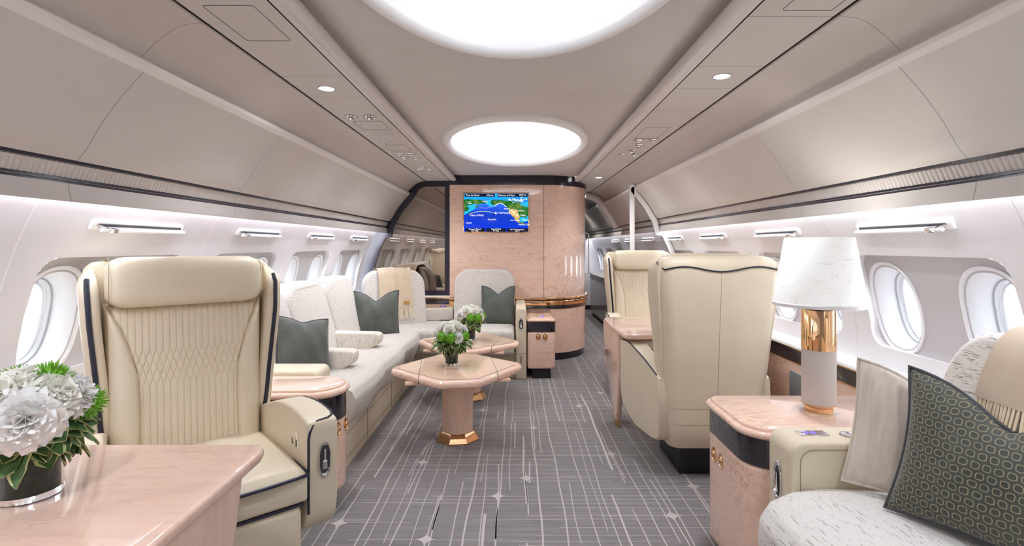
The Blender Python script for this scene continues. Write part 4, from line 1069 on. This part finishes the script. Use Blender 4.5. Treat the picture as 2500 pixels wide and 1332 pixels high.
b = MB(); b.box(.985, 1.085, 1.765, 1.812, .679, .683, r=.0015); wb(b, 'switch_panel', M['chrome'], dv)
for x in (1.015, 1.038):
    b = MB(); b.lathe([(0, 0), (.0085, 0), (.0085, .0012), (0, .0012)], (x, 1.789, .6831), 14); wb(b, 'blue_button', M['blue'], dv)
b = MB(); b.lathe([(0, .002), (.018, .001), (.020, .004), (.029, .004), (.031, 0)], (1.155, 1.775, .680), 20); wb(b, 'round_socket', M['chrome'], dv)
latch(dv, .917, 1.79, .515, 1.1, 'x', 1)

# ---------------------------------------------------------------- table lamp
lp = thing('table_lamp', 'table lamp with white linen shade on a gold and grey cylinder', 'lamp', (1.252, 2.115, .655))
b = MB(); b.lathe([(.0, 0), (.052, 0), (.053, .004), (.053, .020), (.057, .022), (.063, .030), (.065, .034), (.0, .034)], n=48); b.build('foot', M['gold'], lp, label='gold foot')
b = MB(); b.lathe([(0, .033), (.0632, .033), (.0632, .258), (0, .258)], n=48); b.build('grey_cylinder', plain('grey_leather_wrap', S(196, 188, 184), .01, rough=.6), lp, label='grey lower cylinder')
b = MB(); b.lathe([(0, .256), (.0645, .256), (.0645, .418), (.0635, .422), (0, .422)], n=64); b.build('gold_cylinder', M['gold_l'] if 'gold_l' in M else M['gold'], lp, label='mirror-bright gold upper cylinder')
b = MB(); b.lathe([(0, .421), (.013, .421), (.013, .440), (.010, .47), (.010, .52), (0, .52)], n=16); b.build('stem', M['gold'], lp)
def shade_mat():
    m, nt, b_ = new_mat('white_linen_shade'); v = coords(nt, (60, 60, 6)); f1 = noise(nt, v, 2, 2, .6); v2 = coords(nt, (5, 5, 90)); f2 = noise(nt, v2, 2, 2, .6)
    f = mth(nt, 'MINIMUM', f1, f2)
    c = ramp(nt, f, [(.30, S(214, 216, 214)), (.40, S(244, 246, 244))])
    nt.links.new(c, b_.inputs['Base Color']); setp(b_, rough=.9)
    nt.links.new(c, b_.inputs['Emission Color']); setp(b_, estr=SHADE_E)
    bump(nt, b_, f, .3, .001); return m
M['shade'] = shade_mat()
b = MB(); b.lathe([(.170, .438), (.171, .442), (.128, .712), (.1265, .714), (.1245, .712), (.1675, .440), (.170, .438)], n=72); b.build('lamp_shade', M['shade'], lp, label='white linen shade')
b = MB(); b.lathe([(.1725, .434), (.1735, .446), (.1705, .450), (.1685, .434), (.1725, .434)], n=72); b.build('shade_trim', M['white'], lp)
pl = bpy.data.lights.new('lamp_bulb', 'POINT'); pl.energy = 2.2; pl.shadow_soft_size = .04; pl.color = (1, .95, .88)
po = bpy.data.objects.new('lamp_bulb', pl); COL.objects.link(po); po.parent = lp; po.location = (0, 0, .58)

# ---------------------------------------------------------------- sidewall details beside the lamp
b = MB(); b.box(1.628, 1.642, 2.62, 3.05, .30, .60, r=.012); tag(b.build('sidewall_pocket', plain('pocket_grey', S(120, 124, 124), .02, rough=.25)), 'grey recessed pocket panel in the sidewall wood behind the lamp', 'panel')
b = MB()
for i in range(3):
    for j in range(5): b.lathe([(0, 0), (.005, 0), (.005, .002), (0, .002)], (0, 0, 0), 8) if False else b.box(1.6385, 1.641, 2.02+j*.02, 2.032+j*.02, .60+i*.014, .607+i*.014)
tag(b.build('speaker_grille', M['seam']), 'small dark slotted speaker grille in the wood sidewall right of the lamp', 'speaker grille')

# ---------------------------------------------------------------- cushions
def pillow(label, loc, rz, tilt, w, h, t, dent, cover, pipe, roll=0, group=None, cu=.05):
    th = thing('throw_pillow', label, 'pillow', loc, rz, group); th.rotation_euler = (tilt, roll, rz)
    def pt(u, v, sgn):
        x = u*w/2*(1-cu*(1-v*v)); z = h/2+v*h/2*(1-cu*.8*(1-u*u))
        e = max(0, (1-abs(u)**2.6))*max(0, (1-abs(v)**2.6)); y = sgn*t/2*e**.55
        if dent:
            k = ((v+1)/2)**2.2; z -= dent*k*math.exp(-(abs(u)/.42)**1.5)*1.0; y *= 1-.25*math.exp(-(u/.25)**2)*max(0, v)
            y += sgn*.010*math.sin(9*u+3*v)*e*.4
        return (x, y, z)
    b = MB(); n = 34
    for sgn in (-1, 1): b.grid(lambda a, c: pt(2*a-1, 2*c-1, sgn), n, n)
    b.build('cover', cover, th, 80)
    per = [pt(-1+2*k/14, -1, 1) for k in range(14)]+[pt(1, -1+2*k/14, 1) for k in range(14)]+[pt(1-2*k/14, 1, 1) for k in range(14)]+[pt(-1, 1-2*k/14, 1) for k in range(14)]
    b = MB(); b.tube(per, .0055, 8, closed=True); b.build('piping', pipe, th)
    return th
def lattice(name, ground, line, sx, sz, coverage=True):
    m, nt, b_ = new_mat(name); tc = node(nt, 'ShaderNodeTexCoord'); sp = node(nt, 'ShaderNodeSeparateXYZ'); 
    wv = node(nt, 'ShaderNodeVectorMath', operation='ADD'); nz = node(nt, 'ShaderNodeTexNoise'); nz.inputs['Scale'].default_value = 22; nt.links.new(tc.outputs['Object'], nz.inputs['Vector'])
    sc = node(nt, 'ShaderNodeVectorMath', operation='SCALE'); sc.inputs['Scale'].default_value = .009; nt.links.new(nz.outputs['Color'], sc.inputs[0])
    nt.links.new(tc.outputs['Object'], wv.inputs[0]); nt.links.new(sc.outputs[0], wv.inputs[1]); nt.links.new(wv.outputs[0], sp.inputs[0])
    v = mth(nt, 'MULTIPLY', sp.outputs[2], 1/sz); row = mth(nt, 'FLOOR', v); odd = mth(nt, 'MULTIPLY', mth(nt, 'MODULO', row, 2.0), .5)
    u = mth(nt, 'ADD', mth(nt, 'MULTIPLY', mth(nt, 'ADD', sp.outputs[0], 1.0), 1/sx), odd)
    fu = mth(nt, 'ABSOLUTE', mth(nt, 'SUBTRACT', mth(nt, 'FRACT', u), .5)); fv = mth(nt, 'ABSOLUTE', mth(nt, 'SUBTRACT', mth(nt, 'FRACT', v), .5))
    p4 = lambda q: mth(nt, 'POWER', q, 3.0)
    d = mth(nt, 'POWER', mth(nt, 'ADD', p4(fu), p4(fv)), 1/3)
    ring = mth(nt, 'LESS_THAN', mth(nt, 'ABSOLUTE', mth(nt, 'SUBTRACT', d, .34)), .045)
    f = noise(nt, coords(nt), 8, 3)
    g = ramp(nt, f, [(.3, tuple(x*.7 for x in ground)), (.7, tuple(x*1.25 for x in ground))])
    inner = mth(nt, 'LESS_THAN', d, .30)
    g = mix(nt, mth(nt, 'MULTIPLY', inner, .35), g, tuple(x*.5 for x in ground))
    nt.links.new(mix(nt, ring, g, line), b_.inputs['Base Color']); setp(b_, rough=.62, sheen=.35, sheenr=.4, spec=.3)
    bump(nt, b_, d, .4, .002); return m
M['green'] = lattice('green_velvet_lattice', S(68, 72, 66), S(136, 124, 98), .025, .024)
M['green_s'] = lattice('green_velvet_fine', S(74, 80, 77), S(112, 108, 94), .017, .013)
M['green_pipe'] = plain('dark_green_piping', S(56, 58, 62), .03, rough=.5)
def satin():
    m, nt, b_ = new_mat('champagne_satin'); v = coords(nt, (30, 30, 3)); f = noise(nt, v, 2, 3); f2 = noise(nt, coords(nt), 5, 3)
    c = ramp(nt, f, [(.3, S(186, 172, 158)), (.7, S(204, 192, 178))]); nt.links.new(c, b_.inputs['Base Color']); setp(b_, rough=.33, sheen=.3, spec=.6); bump(nt, b_, f2, .4, .012); return m
M['satin'] = satin()
pillow('large dark green lattice velvet pillow on the divan, nearest the viewer', (1.205, 1.290, .562), R(-60), R(-16), .49, .42, .15, .10, M['green'], M['green_pipe'], cu=.10, roll=R(2))
pillow('champagne satin pillow against the divan arm behind the large green pillow', (1.20, 1.535, .562), R(-42), R(-17), .38, .40, .10, .05, M['satin'], M['satin'], cu=.08, roll=R(4))
pillow('dark green pillow on the nearest sofa seat above the leather end arm', (-1.325, 3.21, .515), R(55), R(-18), .38, .38, .13, .03, M['green_s'], M['green_pipe'], roll=R(10), group='dark green pillows on the sofa')
pillow('dark green pillow with chopped top leaning in the sofa corner below the throw', (-1.30, 4.76, .505), R(14), R(-14), .42, .42, .13, .10, M['green_s'], M['green_pipe'], group='dark green pillows on the sofa')
pillow('dark green pillow with two peaks on the end seat beside the aisle arm', (-.195, 5.46, .505), R(-4), R(-13), .36, .41, .12, .09, M['green_s'], M['green_pipe'], group='dark green pillows on the sofa')

# ---------------------------------------------------------------- throws
def throw(label, base, rz, x0, x1, prof, fringe_len, mat, badge=False):
    """cloth hung over a backrest: prof is the (y, z) path it follows, local front -Y"""
    t = thing('throw_blanket', label, 'throw', base, rz); t.rotation_euler = (0, 0, rz)
    pr = smooth(prof, 8); n = len(pr)-1
    def fn(u, v, off=0):
        y, z = pr[int(round(v*n))]; x = x0+(x1-x0)*u
        wv = .004*math.sin(u*9+v*2)+.003*math.sin(u*23)
        q = pr[min(n, int(round(v*n))+1)]; p = pr[max(0, int(round(v*n))-1)]; ty, tz = q[0]-p[0], q[1]-p[1]; l = math.hypot(ty, tz); ny, nz = -tz/l, ty/l
        k = off+wv; return (x+.006*math.sin(v*7)*(1 if u > .5 else -1), y+ny*k, z+nz*k)
    b = MB(); b.grid(lambda u, v: fn(u, v, .006), 24, n); b.grid(lambda u, v: fn(u, v, -.002), 24, n); b.build('cloth', mat, t, 80)
    b = MB(); N = 46; (ya, za) = pr[-1]; (yb, zb) = pr[-4]; dy, dz = (ya-yb), (za-zb); l = math.hypot(dy, dz); dy /= l; dz /= l
    for i in range(N):
        x = x0+(x1-x0)*(i+.5)/N; L = fringe_len*rnd.uniform(.85, 1.08); j = rnd.uniform(-.004, .004); p = fn((i+.5)/N, 1, .002)
        b.tube([p, (p[0]+j, p[1]+dy*L*.5-.002, p[2]+dz*L*.5), (p[0]+j*2.2, p[1]+dy*L+rnd.uniform(-.004, .001), p[2]+dz*L)], (x1-x0)/N*.36, 5)
    b.build('fringe', M['tassel'], t, label='cream knotted fringe')
    if badge:
        b = MB(); yy, zz = pr[n-6]; b.box(x1-.105, x1-.045, yy-.014, yy-.010, zz-.015, zz+.015); bd = b.build('badge', plain('brass_badge', S(206, 168, 92), .03, rough=.3, metal=.6), t, label='small brass coloured label')
    return t
tz = 1.075
throw('camel cashmere throw with cream fringe over the corner seat back', (-1.24, 5.38, 0), R(28), -.19, .17,
      [(.30, .86), (.305, 1.00), (.28, 1.075), (.22, 1.096), (.14, 1.096), (.085, 1.05), (.054, .95), (.034, .86), (.012, .76), (.0, .69)], .125, M['throw'], True)
throw('beige velvet throw folded over the divan back in the near right corner', (1.250, 1.18, 0), R(-90), -.27, .27,
      [(.29, .90), (.31, 1.02), (.285, 1.095), (.235, 1.112), (.150, 1.105), (.095, 1.05), (.066, .98), (.050, .91)], .10, plain('beige_velvet', S(196, 176, 152), .06, rough=.8, sheen=.5))

# ---------------------------------------------------------------- bouquets
def petal_flower(r, kind, seed):
    rr = random.Random(seed); b = MB(); n = 46 if kind == 'carnation' else 34
    for k in range(n):
        f = (k+.5)/n; az = k*2.39996; el = (1-f)*1.45+.05*rr.uniform(-1, 1)       # inner petals stand up, outer fold out
        L = r*(.55+.5*f); wd = r*(.42+.42*f); base = .10*r
        ca, sa = math.cos(az), math.sin(az)
        def fn(u, v):
            q = v; w_ = wd*(.35+.9*q-.35*q*q)*(2*u-1)
            ex = el-(.75*q*f if kind != 'ranunculus' else -.55*(1-f)*q)
            rad = base*f+L*(q*math.cos(ex)); hz = L*q*math.sin(max(-.25, ex))*.9-f*.25*r
            ruf = (.07*r*math.sin(u*14+k)*q*q if kind == 'carnation' else .02*r*math.sin(u*6+k)*q)
            cup = .25*r*((2*u-1)**2)*(1-f*.6)
            rad -= cup*.5; hz += ruf+cup*.35
            return (rad*ca-w_*sa, rad*sa+w_*ca, hz)
        b.grid(fn, 9, 6)
    return b
def pom(r, seed):
    rr = random.Random(seed); b = MB(); b.lathe([(.0, -r*.72)]+[(r*.72*math.cos(a), r*.72*math.sin(a)) for a in np.linspace(-1.3, 1.3, 7)]+[(0, r*.72)], n=10)
    N = 210
    for k in range(N):
        z = 1-1.75*(k+.5)/N; q = math.sqrt(max(0, 1-z*z)); az = k*2.39996; d = Vector((q*math.cos(az), q*math.sin(az), z))
        d = (d+Vector((rr.uniform(-.15, .15), rr.uniform(-.15, .15), rr.uniform(-.15, .15)))).normalized()
        a = d.orthogonal().normalized(); c = d.cross(a); w = r*.062
        p0 = d*r*.62; p1 = d*r*rr.uniform(.92, 1.08)
        b.add([p0+a*w, p0-a*w*.5+c*w*.86, p0-a*w*.5-c*w*.86, p1+a*w*.3, p1-a*w*.15+c*w*.26, p1-a*w*.15-c*w*.26], [(0,1,4,3), (1,2,5,4), (2,0,3,5), (3,4,5)])
    return b
def leaf(b, p, d, L, wd, droop, roll):
    d = Vector(d).normalized(); side = d.cross(Vector((0, 0, 1)));
    if side.length < .1: side = Vector((1, 0, 0))
    side.normalize(); up = side.cross(d).normalized(); side = (side*math.cos(roll)+up*math.sin(roll)).normalized(); up = side.cross(d).normalized()
    nu, nv = 4, 7; vs = []
    for j in range(nv+1):
        t_ = j/nv; c = Vector(p)+d*L*t_+Vector((0, 0, -droop*L*t_*t_)); w_ = wd*(math.sin(PI*min(1, t_**.8*.97+.03)))**.8*.5+.0006
        for i in range(nu+1):
            u = -1+2*i/nu; vs.append(c+side*w_*u*(1+.12*math.sin(t_*14+roll*5)*(abs(u) > .9))+up*(.10*wd*abs(u)))
    base = len(b.v); b.v += [tuple(v) for v in vs]
    for j in range(nv):
        for i in range(nu):
            q = (j*(nu+1)+i, j*(nu+1)+i+1, (j+1)*(nu+1)+i+1, (j+1)*(nu+1)+i)
            b.f.append(tuple(x+base for x in q)); b.m.append(1 if (i in (0, nu-1) and 0) else 0)
    e = []      # cream margin: narrow strips along both edges
    for sgn, col in ((-1, 0), (1, nu)):
        for j in range(nv):
            a = vs[j*(nu+1)+col]; c = vs[(j+1)*(nu+1)+col]; a2 = a+(vs[j*(nu+1)+nu//2]-a)*.28+up*.0006; c2 = c+(vs[(j+1)*(nu+1)+nu//2]-c)*.28+up*.0006
            a_ = a+up*.0006; c_ = c+up*.0006
            b.add([a_, c_, c2, a2], [(0, 1, 2, 3)], 1)
            b.add([a-up*.0006, c-up*.0006, c2-up*.0014, a2-up*.0014], [(0, 1, 2, 3)], 1)
M['petal'] = plain('white_petals', (.97, .965, .95), .01, rough=.6, sss=.5)
M['petal_w'] = plain('creamy_petals', (.97, .955, .88), .02, rough=.6, sss=.5)
for q in ('petal', 'petal_w'):
    bb_ = M[q].node_tree.nodes['Principled BSDF']; bb_.inputs['Subsurface Radius'].default_value = (1, 1, .9); bb_.inputs['Subsurface Scale'].default_value = .006
def greenm(name, a, c):
    m, nt, b_ = new_mat(name); f = noise(nt, coords(nt), 40, 3); nt.links.new(ramp(nt, f, [(.3, a), (.7, c)]), b_.inputs['Base Color']); setp(b_, rough=.5, spec=.4); return m
M['pom'] = greenm('lime_dianthus', S(80, 140, 30), S(140, 200, 60)); M['leaf'] = greenm('leaf_green', S(52, 88, 44), S(92, 126, 76)); M['margin'] = plain('leaf_cream_margin', S(206, 208, 150), .05, rough=.5)
def glassm():
    m, nt, b_ = new_mat('vase_glass'); setp(b_, trans=1.0, rough=.01, ior=1.3); b_.inputs['Base Color'].default_value = (.97, .99, 1, 1); return m
M['glass'] = glassm(); M['core'] = greenm('leaf_lining', S(34, 52, 38), S(64, 84, 62))
fl_mesh = {}
for kd, mt in (('carnation', 'petal'), ('ranunculus', 'petal_w')):
    for sd in (1, 2): fl_mesh[(kd, sd)] = petal_flower(1.0, kd, sd).mesh('white_'+kd, [M[mt]], 80, norm=False)
fl_mesh[('pom', 1)] = pom(1.0, 3).mesh('green_dianthus', [M['pom']], 30, norm=False)
def bouquet(label, vlabel, base, R_, H, vr, vh, heads, seed, nleaf=70, big=1.0):
    """heads: (kind, direction azimuth, elevation, size) on a dome of radius R_ centred H above the base"""
    rr = random.Random(seed)
    v = thing('glass_vase', vlabel, 'vase', base)
    b = MB(); b.lathe([(0, .002), (vr, .002), (vr+.001, .01), (vr+.001, vh), (vr-.003, vh), (vr-.004, .014), (0, .014)], n=40); b.build('glass', M['glass'], v, 40, label='clear glass')
    b = MB(); b.lathe([(0, .016), (vr-.006, .016), (vr-.006, vh-.03), (0, vh-.03)], n=32); b.build('leaf_lining', M['core'], v, label='dark green leaf lining inside the glass')
    t = thing('flower_bouquet', label, 'flowers', base)
    for i, (kd, az, el, sz) in enumerate(heads):
        sz *= 1.18
        az, el = R(az), R(el); d = Vector((math.cos(el)*math.cos(az), math.cos(el)*math.sin(az), math.sin(el)*.80))
        o = bpy.data.objects.new('green_dianthus' if kd == 'pom' else 'white_'+kd, fl_mesh[(kd, 1 if kd == 'pom' else 1+i % 2)]); COL.objects.link(o); o.parent = t
        o.location = Vector((0, 0, H))+d*R_; o.scale = (sz,)*3; o.rotation_mode = 'QUATERNION'
        o.rotation_quaternion = d.to_track_quat('Z', 'Y')
        if kd == 'pom': o['label'] = 'fluffy lime green flower head'
    b = MB()
    for i in range(nleaf):
        az = rr.uniform(0, 2*PI); el = rr.uniform(-.95, .12); st = rr.uniform(.35, .85)*R_
        d = Vector((math.cos(az)*math.cos(el), math.sin(az)*math.cos(el), math.sin(el)))
        p = Vector((0, 0, H-.30*R_))+Vector((d.x, d.y, d.z*.6))*st
        leaf(b, p, d, R_*rr.uniform(.42, .66), R_*rr.uniform(.44, .66), rr.uniform(.1, .6), rr.uniform(-.8, .8))
    b.build('foliage', [M['leaf'], M['margin']], t, 80, norm=False, label='variegated green leaves')
    b = MB()
    for i in range(14):
        a = 2*PI*i/14; b.tube([(vr*.5*math.cos(a+2), vr*.5*math.sin(a+2), vh*.5), (.4*R_*math.cos(a)*.6, .4*R_*math.sin(a)*.6, H*.8), (.55*R_*math.cos(a), .55*R_*math.sin(a), H)], .0022*big, 5)
    b.build('stems', M['leaf'], t)
    return t
# foreground bouquet: azimuth -45 points to the viewer
bouquet('large bouquet of white and lime flowers on the foreground table', 'glass vase lined with leaves on the foreground table, lower left corner', (-1.115, 1.175, .765), .098, .185, .060, .135,
        [('carnation', -52, 8, .060), ('ranunculus', -95, 42, .050), ('ranunculus', -15, 38, .044), ('carnation', 28, 30, .046), ('ranunculus', 60, 62, .046), ('pom', 10, 68, .040), ('pom', -118, 8, .042), ('pom', 150, 45, .042),
         ('ranunculus', -60, 74, .046), ('carnation', 110, 25, .045), ('ranunculus', 170, 8, .045), ('pom', 45, 5, .038), ('carnation', -150, 30, .046)], 5, 85)
hd = [('ranunculus', -95, 35, .036), ('pom', -120, 5, .034), ('pom', -85, 2, .036), ('carnation', -55, -2, .036), ('ranunculus', -50, 48, .036), ('carnation', -20, 30, .040), ('pom', -28, 4, .034), ('ranunculus', -150, 40, .038),
      ('carnation', 170, 15, .040), ('ranunculus', 90, 45, .036), ('ranunculus', 0, 75, .036), ('pom', 60, 20, .034), ('carnation', 120, 20, .036), ('carnation', -170, 62, .034)]
bouquet('round bouquet of white and lime flowers on the nearer coffee table', 'short glass vase on the nearer coffee table', (-.450, 3.60, .502), .105, .205, .050, .125, hd, 8, 80)
hd2 = [(k, a+38, e, s_) for k, a, e, s_ in hd]
bouquet('bouquet of white and lime flowers on the farther coffee table', 'short glass vase on the farther coffee table, mostly hidden by flowers', (-.405, 4.55, .502), .105, .205, .050, .125, hd2, 11, 80)
